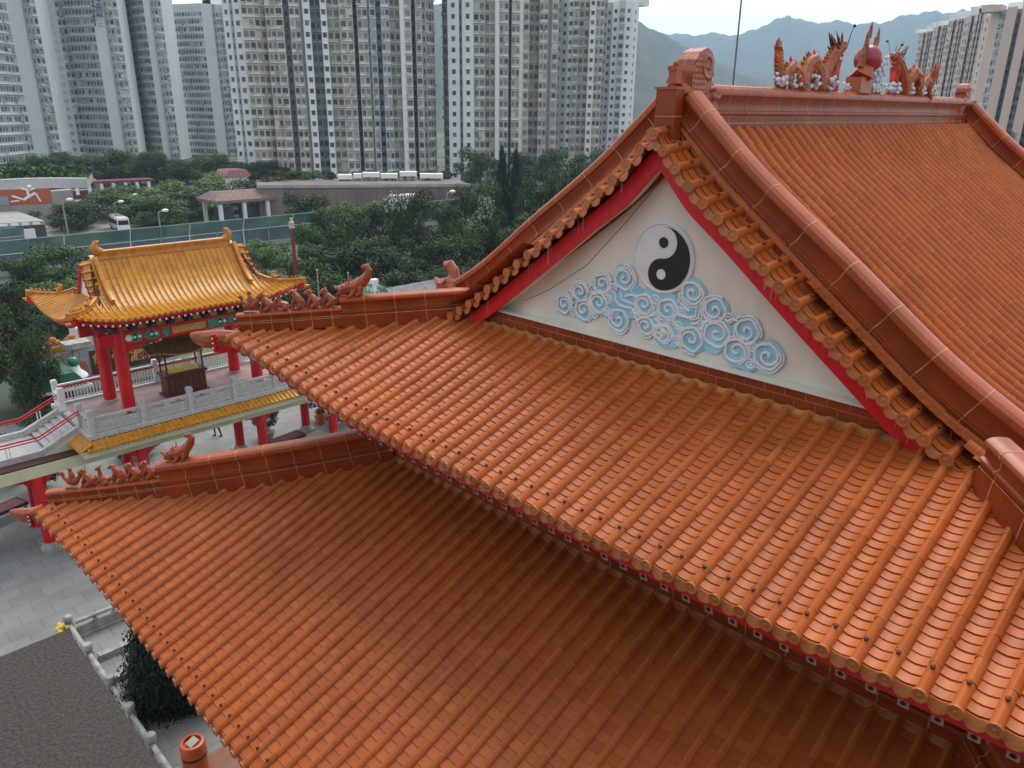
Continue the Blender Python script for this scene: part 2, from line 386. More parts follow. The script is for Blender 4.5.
# ================================================================== temple hall
temple = thing('temple_hall', 'large temple hall with two tiers of glazed orange tile roof and a yin-yang gable', 'temple', (17, 6.9, GZ))
def tp(mb, name, mats, parent=None, smooth=40, **k):      # build in world coordinates, then hang under the temple
    o = mb.build(name, mats, None, smooth, **k); o.parent = parent or temple
    src = o.parent
    o.matrix_parent_inverse = Matrix.Translation(-temple.location) if src == temple else src.matrix_parent_inverse.copy()
    if src != temple: o.matrix_parent_inverse = Matrix.Identity(4)
    return o
TM = [TILE, RING, GEND, NAIL, OCHRE]
YC = 6.9; XE = 6.8; XF = 27.3; DH = 7.9
def lift(a, w, amp, rng=3.9, ex=1.25):
    q = min(1.04, max(0, (rng-a)/rng)); return amp*q**ex*(1-.35*min(1, max(0, w/3.3))) if q > 0 else 0
def S1(w): return -5.12+.32*w+.007*w*w
TP = [(-.2, -5.12), (1.5, -4.52), (3.25, -3.67), (4.65, -2.66), (6.25, -1.42), (6.97, -.86), (7.5, -.32), (7.7, -.13)]
BR = [(-.2, -.15), (.4, -.70), (.98, -1.20), (2.59, -2.38), (4.0, -3.43), (5.4, -4.26)]
def T(d): return interp(TP, 7.7-d)
def mkz(Sf, half, amp, rng=3.9, ex=1.25, neg=1.): return lambda u, w: Sf(w)+lift(half-abs(u), w, amp*(neg if u < 0 else 1), rng, ex)
def mkext(half, e=.34, rng=3.9):
    def f(u, w):
        q = max(0, (rng-(half-abs(u)))/rng); return e*q**1.6*max(0, 1-w/2.0)
    return f
def span(half, step, n=None):
    k = int((half-.12)/step); return [i*step for i in range(-k, k+1)]
P1 = .309
zg = mkz(S1, DH, .74, neg=.5); eg = mkext(DH)
us = [u for u in span(DH, P1)]
mb = MB(); tile_roof(mb, (XE, YC, 0), (0, 1, 0), (1, 0, 0), us, lambda u: min(3.22, DH-abs(u)), zg, mats=(0, 1, 2, 3, 4), ext=eg, top=3.2)
tp(mb, 'tiled_slope', TM)
HX = (XF-XE)/2; CX = (XE+XF)/2
zm = mkz(lambda w: interp(TP, w-.2), HX, .74); em = mkext(HX)
def wm_main(u): a = HX-abs(u); return a if a < 3.35 else 7.75
for sgn in (-1, 1):
    mb = MB(); usm = span(HX, P1) if sgn == -1 else span(HX, P1*2)
    tile_roof(mb, (CX, YC+sgn*DH, 0), (-sgn, 0, 0), (0, -sgn, 0), usm, wm_main, zm, ext=em, course=.118 if sgn == -1 else .4, r=.064 if sgn == -1 else .12)
    tp(mb, 'tiled_slope', TM)
mb = MB(); usf = span(DH, P1*2); tile_roof(mb, (XF, YC, 0), (0, -1, 0), (-1, 0, 0), usf, lambda u: min(3.22, DH-abs(u)), zg, ext=eg, course=.4, r=.12); tp(mb, 'tiled_slope', TM)
mb = MB()
soffit(mb, (XE, YC, 0), (0, 1, 0), (1, 0, 0), -DH, DH, lambda u: min(3.3, DH-abs(u)), zg, ext=eg)
soffit(mb, (XF, YC, 0), (0, 1, 0), (-1, 0, 0), -DH, DH, lambda u: min(3.3, DH-abs(u)), zg, ext=eg)
for s in (-1, 1):
    for ua, ub in ((-HX, -HX+3.3), (HX-3.3, HX)): soffit(mb, (CX, YC+s*DH, 0), (1, 0, 0), (0, -s, 0), ua, ub, lambda u: min(3.2, HX-abs(u)), zm, ext=em)
    soffit(mb, (CX, YC+s*DH, 0), (1, 0, 0), (0, -s, 0), -HX+3.62, HX-3.62, lambda u: 7.75, zm)
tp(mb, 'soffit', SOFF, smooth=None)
fu = [-DH+DH*2*i/60 for i in range(61)]
tp(fascia((XE, YC, 0), (0, 1, 0), (1, 0, 0), fu, zg, eg), 'fascia_board', RED)
fm = [-HX+HX*2*i/80 for i in range(81)]
for s in (-1, 1): tp(fascia((CX, YC+s*DH, 0), (1, 0, 0), (0, -s, 0), fm, zm, em), 'fascia_board', RED)
# ---- gable assembly
def slope_curve(d0, d1, n=60):
    pts = [(d0+(d1-d0)*i/n, T(d0+(d1-d0)*i/n)) for i in range(n+1)]; L = [0]
    for i in range(n): L.append(L[-1]+math.hypot(pts[i+1][0]-pts[i][0], pts[i+1][1]-pts[i][1]))
    return pts, L
CP, CL = slope_curve(.0, 5.2)
def on_curve(s):
    s2 = min(max(s, 0), CL[-1]-1e-6); i = 0
    while i < len(CL)-2 and CL[i+1] < s2: i += 1
    f = (s-CL[i])/(CL[i+1]-CL[i]); (a, b), (c, e) = CP[i], CP[i+1]
    tx, tz = (c-a), (e-b); l = math.hypot(tx, tz); return a+(c-a)*f, b+(e-b)*f, tx/l, tz/l
nb = int(CL[-1]/.315); PB = CL[-1]/nb
for xe, dirx in ((9.80, 1), (24.30, -1)):
    for sgn in (-1, 1):
        mb = MB(); tile_roof(mb, (0, 0, 0), (1, 0, 0), (0, 1, 0), [PB*(i+.35) for i in range(nb)], lambda u: .68, lambda u, w: -.16+.22*w, course=.13, joint=.24, dripd=.13, r=.075, top=.1, lip=.022)
        out_v = []
        for (s, ww, h) in mb.v:
            d, z, td, tz = on_curve(s); nd, nz_ = -tz, td
            out_v.append((xe+dirx*ww, YC+sgn*(d+nd*h), z+nz_*h))
        mb.v = out_v; tp(mb, 'barge_tiles', TM)
    for sgn in (-1, 1):      # red barge board and its cream soffit
        rows = []; rs = []
        xb = xe+dirx*.13
        for i in range(41):
            d = 5.12*i/40; t_ = T(d); ct = 1/math.sqrt(1+((T(d+.05)-T(d))/.05)**2)
            lo_ = t_-.20-.35/ct if i else T(0)-.68
            rows.append([V((xb, YC+sgn*d, t_-.32)), V((xb, YC+sgn*d, lo_)), V((xb+dirx*.07, YC+sgn*d, lo_)), V((xb+dirx*.07, YC+sgn*d, t_-.32))])
            if d < 4.45: rs.append([V((xb+dirx*.072, YC+sgn*d, lo_+.05)), V((xb+dirx*.42, YC+sgn*d, lo_+.05))])
        mb = MB(); mb.grid(rows, 0, closed=True); bb = tp(mb, 'barge_board', REDW)
        mb = MB(); mb.grid(rs, 0); tp(mb, 'gable_soffit', CREAM)
        if dirx == 1:      # scraped streaks on the board
            mb = MB()
            for k in range(16):
                s = .55+rnd.random()*CL[-1]*.86; d, z, _, _ = on_curve(s); ct = 1.35; lw = rnd.uniform(.006, .014); hh = rnd.uniform(.15, .34); zt = T(d)-.22-rnd.uniform(0, .1)
                if k in (4, 9): lw = .03
                mb.poly([(xb-.003, YC+sgn*d-lw, zt), (xb-.003, YC+sgn*d+lw*.6, zt), (xb-.003, YC+sgn*d+lw*.2, zt-hh), (xb-.003, YC+sgn*d-lw*.4, zt-hh)])
            tp(mb, 'scraped_paint', SCRAPE)
    # gable wall
    xw = xe+dirx*.48; mb = MB(); pts = []
    for i in range(41):
        d = 4.45*(1-i/40); pts.append((xw, YC-d, T(d)-.42))
    for i in range(1, 41): d = 4.45*i/40; pts.append((xw, YC+d, T(d)-.42))
    lo_ = [(xw, p[1], -4.3) for p in pts]; mb.grid([pts, lo_], 0)
    gw = tp(mb, 'gable_wall', CREAM)
    if dirx == 1: GW = gw
# base trim of the gable wall: two courses of glazed brick
mb = MB(); mb.box((10.09, 2.42, -4.3), (10.27, 11.4, -3.71), 0); mb.box((10.07, 2.3, -4.3), (10.089, 11.5, -3.85), 0)
y = 2.35
while y < 11.4:
    mb.box((10.083, y-.007, -3.845), (10.088, y+.007, -3.712), 1); mb.box((10.064, y+.15-.007, -4.2), (10.069, y+.157, -3.853), 1); y += .315
mb.box((10.082, 2.3, -3.852), (10.0885, 11.5, -3.838), 1); mb.box((10.06, 2.75, -3.72), (10.27, 11.05, -3.70), 2)
tp(mb, 'wall_base_course', [RIDGE, mk('thin_brick_joint', (.40, .15, .07), .7), CREAM], smooth=None)
# barge ridges
for xr in (10.36, 23.74):
    for sgn in (-1, 1):
        pts = [(xr, YC+sgn*d, interp(BR, d)) for d in [-.15+(6.1 if (sgn == -1 and xr < 12) else 5.45)*i/28 for i in range(29)]]
        mb = MB(); ridge(mb, pts, .66, .30, every=.78); tp(mb, 'barge_ridge', [RIDGE, GROUT, CAP], smooth=26)
# main ridge
mb = MB(); pts = [(x, YC, -.28+.0*x) for x in [10.2+13.7*i/30 for i in range(31)]]
ridge(mb, pts, .68, .27, every=.55); tp(mb, 'main_ridge', [RIDGE, GROUT, CAP], smooth=26)
# apex pillar
for xa, dx in ((9.98, 1), (24.12, -1)):
    mb = MB(); x0, x1 = sorted((xa, xa+dx*.2)); mb.box((x0, YC-.17, -.52), (x1, YC+.17, .30)); mb.box((x0-.02, YC-.19, .30), (x1, YC+.19, .335), 1)
    for z in (-.42, -.08): mb.box((x0-.003, YC-.173, z), (x1, YC+.173, z+.012), 2)
    tp(mb, 'ridge_end_pillar', [RIDGE, CAP, GROUT], smooth=None)
# ---- yin-yang emblem
XG = 10.28
def onx(u, v, x): d = ray(u, v); return d*(x/d.x)
ec = V((XG, 6.92, -2.21)); R0 = .545
mb = MB(); mb.lathe(ec, [(R0*1.06, .0), (R0*1.06, .03), (R0*1.0, .045), (R0*.97, .03), (.001, .031)], 48, 0, (-1, 0, 0)); em_ = tp(mb, 'yin_yang_emblem', WHITE, smooth=30)

rr = R0*.93; outl = []
def pq(p, q, x): return V((x, ec.y-p, ec.z+q))
for k in range(33): a = PI/2-PI*k/32; outl.append((rr*math.cos(a), rr*math.sin(a)))
for k in range(1, 21): a = -PI/2-PI*k/20; outl.append((rr/2*math.cos(a), -rr/2+rr/2*math.sin(a)))
for k in range(1, 20): a = -PI/2+PI*k/20; outl.append((rr/2*math.cos(a), rr/2+rr/2*math.sin(a)))
mb = MB(); mb.prism([pq(p, q, ec.x-.036) for p, q in outl], (-.008, 0, 0))
def disc(mb, p, q, r, x, th, m=0): mb.prism([pq(p+r*math.cos(2*PI*k/20), q+r*math.sin(2*PI*k/20), x) for k in range(20)], (-th, 0, 0), m)
disc(mb, 0, rr/2, .085, ec.x-.036, .009); tp(mb, 'black_half', BLACK, em_, None)
mb = MB(); disc(mb, 0, -rr/2, .085, ec.x-.036, .0125); tp(mb, 'white_dot', WHITE, em_, None)
# ---- painted relief clouds
c1 = [(130, 570, 56), (230, 490, 56), (375, 440, 62), (515, 405, 70), (255, 605, 62), (350, 560, 62), (475, 670, 70), (640, 570, 62), (795, 605, 66), (650, 710, 58), (740, 745, 40)]
c2 = [(215, 210, 72), (355, 320, 76), (370, 470, 84), (560, 455, 80), (205, 505, 76), (500, 580, 78), (695, 615, 82), (30, 475, 56)]
curls = [(545+a/6.4, 215+b/6.4, r/6.4) for a, b, r in c1]+[(660+a/6.4, 260+b/6.4, r/6.4) for a, b, r in c2]
CW = []; FILL = []
for u, v, r in curls:
    p = onx(u, v, XG); q = onx(u, v+r, XG); CW.append((p.y, p.z, abs(q.z-p.z)))
def cl(y, z, x): return V((x, y, z))
mb = MB(); k = 0
for y, z, r in CW+[(6.95, -3.05, .42), (6.3, -3.05, .3), (7.5, -3.0, .3), (5.9, -3.25, .3), (5.3, -3.45, .25), (7.9, -3.15, .25), (6.7, -3.35, .3)]:
    k += 1; x = XG-.006-.0008*k; R = r*1.34 if k <= len(CW) else r
    mb.prism([cl(y+R*math.cos(2*PI*i/28)*(1+.05*math.sin(5*2*PI*i/28+k)), z+R*math.sin(2*PI*i/28)*(1+.05*math.sin(5*2*PI*i/28+k)), x) for i in range(28)], (-.006, 0, 0))
cr_ = tp(mb, 'cloud_relief', BLUE, smooth=None)
mb = MB()
for i, (y, z, r) in enumerate(CW):
    hand = 1 if i % 2 else -1; ph = rnd.uniform(0, 6); pts = []
    for j in range(46):      # lobed outline running into a spiral
        f = j/45; a = ph+hand*f*4.3*PI
        R = r*(1.0-.93*max(0, (f-.42)/.58)) if f > .42 else r*(.97+.15*abs(math.sin(2.5*a)))
        pts.append(cl(y+R*math.cos(a), z+R*math.sin(a)*.93, XG-.024-.0005*i))
    mb.sweep(pts, [.025 if j < 40 else .029 for j in range(46)], 6, 0, up=V((1, 0, 0)))
xs = 0
for _ in range(900):      # small filler curls in the gaps
    b_ = rnd.choice(CW); y = b_[0]+rnd.uniform(-1.5, 1.5)*b_[2]; z = b_[1]+rnd.uniform(-1.0, 1.0)*b_[2]
    if xs > 16 or any(math.hypot(y-c[0], z-c[1]) < c[2]*1.0+.06 for c in CW) or sum(1 for c in CW if math.hypot(y-c[0], z-c[1]) < .5) < 3 or math.hypot(y-6.92, z+2.21) < .68: continue
    if any(math.hypot(y-q[0], z-q[1]) < .2 for q in FILL): continue
    FILL.append((y, z)); xs += 1
    mb.sweep([cl(y+(.10-.0032*j)*math.cos(.42*j), z+(.09-.0030*j)*math.sin(.42*j), XG-.026) for j in range(28)], .018, 6, 0, up=V((1, 0, 0)))
for i, (y, z, r) in enumerate(CW):      # an outer lobed contour round part of every curl
    ph = rnd.uniform(0, 6)
    mb.sweep([cl(y+r*(1.20+.12*abs(math.sin(2.5*a)))*math.cos(a), z+r*(1.16+.12*abs(math.sin(2.5*a)))*math.sin(a), XG-.021-.0004*i) for a in [ph+2.6*k/20 for k in range(21)]], .019, 6, 0, up=V((1, 0, 0)))
def strokes(px, sc_, ox, oy):
    for k, st in enumerate(px): mb.sweep([onx(ox+a/sc_, oy+b/sc_, XG-.028-.0005*k) for a, b in st], .024, 6, 0, up=V((1, 0, 0)))
strokes([[(455, 500), (450, 540), (475, 575), (520, 590), (560, 600), (580, 640)], [(490, 500), (495, 545), (540, 560), (590, 580), (615, 625), (610, 665), (580, 680)], [(515, 520), (560, 510), (600, 530)], [(650, 650), (700, 640), (725, 610)], [(710, 660), (740, 700), (790, 720)], [(840, 640), (820, 680), (850, 730), (900, 740)], [(850, 640), (910, 655), (950, 670), (985, 660), (990, 610)]], 6.4, 545, 215)
strokes([[(130, 210), (120, 260), (160, 300), (190, 330)], [(90, 360), (120, 340), (180, 370), (230, 360), (235, 310)], [(265, 310), (270, 370), (240, 405), (200, 410)], [(95, 400), (120, 430), (170, 440)], [(270, 440), (290, 400), (330, 385)], [(430, 390), (470, 380), (500, 390)]], 6.4, 660, 260)
tp(mb, 'cloud_curls', CLOUDW, cr_, 60)
# conduit clipped to the wall under the left rake
mb = MB(); mb.sweep([(XG-.004, YC+a, b) for a, b in ((.15, -.98), (.8, -1.72), (1.6, -2.55), (2.5, -3.15), (3.1, -3.45))], .005, 5); tp(mb, 'conduit', DARK)

# ---- hip ridges with beasts
def hip(c, yend_sign, z0, z1, z2, xa, xb, xmid, farx=False):
    """ridge down the 45 degree hip line; thick upper part, thin lower part"""
    def pos(x):
        w_ = (x-xb)/(xa-xb); y = YC+yend_sign*(c-YC-x); z = z2+(z0-z2)*w_+(z1-(z0+z2)/2)*4*w_*(1-w_)
        return V((x if not farx else XE+XF-x, y, z))
    A = [pos(xa+(xmid-xa)*i/10) for i in range(11)]; B = [pos(xmid+(xb-xmid)*i/10) for i in range(11)]
    mb = MB(); ridge(mb, A, .46, .26, every=.62); tp(mb, 'hip_ridge', [RIDGE, GROUT, CAP], smooth=26)
    mb = MB(); ridge(mb, B, .25, .21, prof=PROF2, every=.42, capfrom=.65); tp(mb, 'hip_ridge', [RIDGE, GROUT, CAP], smooth=26)
    return pos
posU = hip(21.62, 1, -3.86, -4.06, -4.26, 10.2, 6.78, 8.32)
posUr = hip(21.62, -1, -3.90, -4.2, -4.62, 9.6, 6.78, 8.32)
hip(21.62, 1, -3.86, -3.99, -4.16, 9.85, 6.78, 8.32, True); hip(21.62, -1, -3.86, -3.99, -4.16, 9.85, 6.78, 8.32, True)

# ---- lower roof
XL = 3.5; DL = 11.25; LXH = (XE+XF)/2-XL
def S2(w): return -9.30+.365*w+.004*w*w
zl = mkz(S2, DL, .85, 5.2, 1.3); el = mkext(DL, .42, 5.2)
usl = span(DL, P1)
mb = MB(); tile_roof(mb, (XL, YC, 0), (0, 1, 0), (1, 0, 0), usl, lambda u: min(5.4, DL-abs(u)), zl, ext=el, course=.15, top=5.35, lip=.015)
tp(mb, 'lower_tiled_slope', TM)
zl2 = mkz(S2, LXH, .85, 5.2, 1.3); el2 = mkext(LXH, .42, 5.2)
for s in (-1, 1):
    mb = MB(); tile_roof(mb, (CX, YC+s*DL, 0), (-s, 0, 0), (0, -s, 0), span(LXH, P1*2), lambda u: min(5.4, LXH-abs(u)), zl2, ext=el2, course=.45, r=.12); tp(mb, 'lower_tiled_slope', TM)
mb = MB(); soffit(mb, (XL, YC, 0), (0, 1, 0), (1, 0, 0), -DL, DL, lambda u: min(5.5, DL-abs(u)), zl, ext=el)
for s in (-1, 1): soffit(mb, (CX, YC+s*DL, 0), (1, 0, 0), (0, -s, 0), -LXH, LXH, lambda u: min(5.5, LXH-abs(u)), zl2, ext=el2)
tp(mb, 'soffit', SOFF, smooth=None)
tp(fascia((XL, YC, 0), (0, 1, 0), (1, 0, 0), [-DL+DL*2*i/80 for i in range(81)], zl, el), 'fascia_board', RED)
for s in (-1, 1): tp(fascia((CX, YC+s*DL, 0), (1, 0, 0), (0, -s, 0), [-LXH+LXH*2*i/80 for i in range(81)], zl2, el2), 'fascia_board', RED)
def hipL(s):
    def pos(x):
        w_ = (x-XL)/(9.0-XL); return V((x, YC+s*(21.65-YC-x), -8.45+(-7.08+8.45)*w_-.10*4*w_*(1-w_)))
    A = [pos(8.98+(5.33-8.98)*i/14) for i in range(15)]; B = [pos(5.33+(XL-.05-5.33)*i/10) for i in range(11)]
    mb = MB(); ridge(mb, A, .66, .32, every=.62); tp(mb, 'hip_ridge', [RIDGE, GROUT, CAP], smooth=26)
    mb = MB(); ridge(mb, B, .30, .21, prof=PROF2, every=.42, capfrom=.65); tp(mb, 'hip_ridge', [RIDGE, GROUT, CAP], smooth=26)
    return pos
posL = hipL(1); posLr = hipL(-1)
# wall between the tiers, with its glazed base course
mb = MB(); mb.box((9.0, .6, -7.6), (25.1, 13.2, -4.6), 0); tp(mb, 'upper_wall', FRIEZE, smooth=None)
mb = MB(); pts = [(8.98, YC+6.2-12.4*i/4, -7.26) for i in range(5)]; ridge(mb, pts, .34, .16, prof=PROF2, every=.62, capfrom=.9)
tp(mb, 'wall_base_course', [RIDGE, GROUT, RIDGE])
mb = MB(); mb.box((8.93, .7, -6.5), (8.995, 13.1, -6.1), 0); mb.box((8.88, .7, -5.7), (8.99, 13.1, -5.4), 0); tp(mb, 'painted_beam', MAROON, smooth=None)
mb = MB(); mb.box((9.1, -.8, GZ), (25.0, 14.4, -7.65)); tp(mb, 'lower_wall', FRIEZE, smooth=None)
# unseen block added behind the viewpoint, sized to cut off low sky light there
mb = MB(); mb.box((-14, -26, GZ), (-4.2, 10.5, 3.8)); BACKW = mk('sky_blocker_brown', (.16, .07, .05), .8, .2, 1); gh = mb.build('unseen_sky_blocker', BACKW); tag(gh, 'unseen dark red brown block added behind the viewpoint to block low sky light', 'building')
# rafters with painted white ends along the near upper eave
END = mk('rafter_end_paint', (.36, .28, .25), .5, .1, 5)
proto = None; up_ = [u+P1/2 for u in us[:-1]]
for u in up_:
    z = zg(u, 0)-.30; x = XE+.1-eg(u, 0)
    if proto is None:
        mb = MB(); mb.box((0, -.045, -.06), (1.3, .045, .06), 0); mb.box((-.012, -.052, -.062), (0, .052, .062), 1)
        mb.lathe(V((-.013, 0, 0)), [(.03, 0), (.03, .006), (.018, .007), (.018, 0.002)], 8, 2, (-1, 0, 0))
        mb.box((-.018, -.012, -.014), (-.0125, .03, .0), 2)
        proto = mb.build('rafter', [RED, END, BLACK]); o = proto
    else: o = proto.copy(); C.objects.link(o)
    o.parent = temple; o.matrix_parent_inverse = Matrix.Translation(-temple.location); o.location = (x, YC+u, z); o.rotation_euler = (0, -.27, 0)
# ================================================================== roof beasts and ridge ornaments
def hang(o, loc=(0, 0, 0), rz=0, parent=None):
    o.parent = temple; o.matrix_parent_inverse = Matrix.Translation(-temple.location); o.location = loc; o.rotation_euler = (0, 0, rz); return o
def beast(kind):      # small glazed beast sitting on a ridge, facing +x, about 0.34 m tall
    mb = MB(); U = V((0, 1, 0))
    mb.box((-.11, -.05, -.02), (.13, .05, .02))
    if kind == 0:      # rider on a hen
        mb.ball((0, 0, .13), .10, sc=(1.3, .7, .9)); mb.sweep([(.08, 0, .14), (.15, 0, .22), (.16, 0, .28)], [.05, .035, .03], 7, up=U)
        mb.ball((.17, 0, .29), .035); mb.sweep([(.19, 0, .29), (.24, 0, .27)], [.018, .004], 5, up=U)
        mb.sweep([(-.08, 0, .15), (-.16, 0, .24), (-.15, 0, .33)], [.05, .04, .015], 7, up=U)
        mb.sweep([(-.01, 0, .18), (0, 0, .28), (.01, 0, .33)], [.06, .05, .03], 8, up=U); mb.ball((.01, 0, .37), .04)
    elif kind == 1:      # seated lion
        mb.sweep([(-.09, 0, .05), (-.07, 0, .12), (.0, 0, .19), (.05, 0, .25)], [.07, .085, .07, .05], 8, up=U)
        mb.ball((.07, 0, .29), .062, sc=(1.1, .9, .95)); mb.sweep([(.10, 0, .28), (.16, 0, .26)], [.04, .028], 7, up=U)
        for s in (-1, 1):
            mb.sweep([(.03, s*.035, .20), (.08, s*.04, .10), (.09, s*.04, .01)], [.035, .025, .028], 6, up=U)
            mb.sweep([(-.05, s*.06, .09), (.01, s*.07, .05), (.03, s*.065, .015)], [.045, .035, .025], 6, up=U); mb.sweep([(.05, s*.045, .33), (.04, s*.06, .38)], [.018, .006], 5, up=U)
        mb.sweep([(-.12, 0, .06), (-.17, 0, .13), (-.15, 0, .22)], [.03, .035, .012], 6, up=U)
    elif kind == 2:      # crouching horse with a long neck
        mb.sweep([(-.11, 0, .08), (-.03, 0, .10), (.04, 0, .12)], [.065, .075, .065], 8, up=U)
        mb.sweep([(.03, 0, .13), (.05, 0, .22), (.045, 0, .30)], [.055, .038, .03], 7, up=U); mb.sweep([(.03, 0, .33), (.07, 0, .32), (.12, 0, .28)], [.03, .035, .02], 7, up=U)
        for s in (-1, 1):
            mb.sweep([(.05, s*.04, .10), (.12, s*.045, .04), (.15, s*.045, .015)], [.03, .024, .024], 6, up=U)
            mb.sweep([(-.10, s*.05, .08), (-.05, s*.07, .04), (-.02, s*.065, .015)], [.045, .035, .025], 6, up=U); mb.sweep([(.02, s*.02, .34), (.01, s*.03, .39)], [.014, .005], 5, up=U)
        mb.sweep([(-.15, 0, .08), (-.21, 0, .12), (-.22, 0, .08)], [.025, .025, .01], 6, up=U)
    else:      # bowing hound
        mb.sweep([(-.12, 0, .05), (-.06, 0, .13), (.01, 0, .22), (.06, 0, .29)], [.05, .08, .08, .055], 8, up=U)
        mb.ball((.08, 0, .32), .055, sc=(1.2, .85, .9)); mb.sweep([(.11, 0, .31), (.17, 0, .28)], [.036, .022], 7, up=U)
        for s in (-1, 1):
            mb.sweep([(.03, s*.04, .21), (.09, s*.045, .12), (.07, s*.045, .01)], [.034, .024, .026], 6, up=U)
            mb.sweep([(-.08, s*.05, .09), (-.02, s*.065, .04), (.0, s*.06, .015)], [.045, .03, .025], 6, up=U)
            mb.sweep([(.05, s*.05, .34), (.02, s*.065, .29)], [.02, .014], 5, up=U)
        for k in range(4): mb.lathe((-.02+.02*k, 0, .2+.04*k), [(.02, 0), (.003, .04)], 5, 0, (-.7, 0, .7))
    return mb
PROTO = []
for k in range(4):
    o = beast(k).build('roof_beast', BEAST, smooth=60); remesh(o, .008, 1); PROTO.append(o)
used = [False]*4
def place_beast(k, loc, rz, s=1.0):
    o = PROTO[k] if not used[k] else PROTO[k].copy()
    if used[k]: C.objects.link(o)
    used[k] = True; hang(o, loc, rz); o.scale = (s, s, s); return o
for pos, x0, x1, h in ((posU, 6.98, 8.12, .25), (posUr, 6.98, 8.12, .25)):
    yaw = math.atan2(1 if pos is posU else -1, -1)
    for i, k in enumerate((0, 1, 2, 3, 1, 1)):
        p = pos(x0+(x1-x0)*i/5); place_beast(k, p+V((0, 0, h-.0)), yaw, 1.12)
for pos, x0, x1, h in ((posL, 3.86, 5.10, .30), (posLr, 3.86, 5.10, .30)):
    yaw = math.atan2(1 if pos is posL else -1, -1)
    for i, k in enumerate((0, 1, 2, 3, 1, 1)):
        p = pos(x0+(x1-x0)*i/5); place_beast(k, p+V((0, 0, h-.0)), yaw, 1.22)
def big_beast():      # dragon-fish: head down and outward (+x), tail curling up behind
    mb = MB(); U = V((0, 1, 0))
    mb.sweep([(.30, 0, .10), (.16, 0, .15), (-.02, 0, .19), (-.18, 0, .30), (-.28, 0, .42), (-.32, 0, .54), (-.27, 0, .62), (-.20, 0, .60), (-.20, 0, .55)], [.10, .13, .135, .12, .095, .075, .06, .05, .035], 10, up=U)
    mb.sweep([(.26, 0, .16), (.36, 0, .16), (.42, 0, .20)], [.07, .05, .02], 8, up=U); mb.sweep([(.24, 0, .06), (.36, 0, .04)], [.06, .03], 8, up=U)
    for s in (-1, 1):
        mb.ball((.22, s*.08, .22), .03); mb.sweep([(.10, s*.07, .26), (.07, s*.09, .36), (.12, s*.10, .42)], [.02, .018, .006], 5, up=U)
        mb.sweep([(.0, s*.09, .12), (.05, s*.12, .03), (.12, s*.12, .0)], [.06, .04, .035], 7, up=U); mb.sweep([(-.15, s*.08, .2), (-.12, s*.12, .07), (-.05, s*.12, .01)], [.06, .04, .03], 7, up=U)
        mb.sweep([(.15, s*.05, .28), (.16, s*.06, .38)], [.015, .005], 5, up=U)
    for k in range(7):
        a = k/6; mb.lathe((.08-.34*a, 0, .30+.2*a*a), [(.025, 0), (.004, .06)], 5, 0, (-.5, 0, .8))
    mb.box((-.2, -.09, -.03), (.25, .09, .02)); return mb
BB = remesh(big_beast().build('ridge_beast', BEAST, smooth=60), .013, 1); first = True
for p, yaw, s in ((posU(8.5)+V((0, 0, .44)), math.atan2(1, -1), 1.0), (posUr(8.5)+V((0, 0, .44)), math.atan2(-1, -1), 1.0), (posL(5.62)+V((0, 0, .64)), math.atan2(1, -1), 1.0), (posLr(5.62)+V((0, 0, .64)), math.atan2(-1, -1), 1.0)):
    o = BB if first else BB.copy()
    if not first: C.objects.link(o)
    first = False; hang(o, p, yaw); o.scale = (s,)*3
def foot_dragon():      # dragon head swallowing the foot of the barge ridge, facing +x
    mb = MB(); U = V((0, 1, 0))
    mb.sweep([(-.3, 0, .22), (-.1, 0, .26), (.10, 0, .22), (.26, 0, .17)], [.20, .22, .17, .10], 10, up=U)
    mb.sweep([(.14, 0, .28), (.30, 0, .27), (.40, 0, .34)], [.09, .07, .03], 8, up=U); mb.sweep([(.1, 0, .12), (.3, 0, .06)], [.09, .04], 8, up=U)
    mb.sweep([(-.14, 0, .40), (-.10, 0, .54), (-.02, 0, .62), (.07, 0, .60), (.09, 0, .53)], [.10, .085, .08, .07, .04], 9, up=U, sq=(1.3, 1))
    for s in (-1, 1):
        mb.ball((.10, s*.15, .30), .045); mb.sweep([(.02, s*.15, .3), (-.08, s*.2, .36), (-.18, s*.2, .46)], [.04, .03, .008], 6, up=U); mb.sweep([(.0, s*.18, .2), (-.1, s*.24, .16), (-.2, s*.24, .22)], [.04, .035, .01], 6, up=U)
        mb.lathe((.3, s*.04, .13), [(.02, 0), (.004, .07)], 5, 0, (0, 0, 1))
    return mb
FD = remesh(foot_dragon().build('ridge_foot_dragon', BEAST, smooth=60), .016, 1); first = True
for xx in (10.36, 23.74):
    for s in (-1, 1):
        o = FD if first else FD.copy()
        if not first: C.objects.link(o)
        first = False; d = 6.25 if (s == -1 and xx < 12) else 5.42; hang(o, (xx, YC+s*d, T(d)+.30), s*PI/2); o.scale = (1.25,)*3
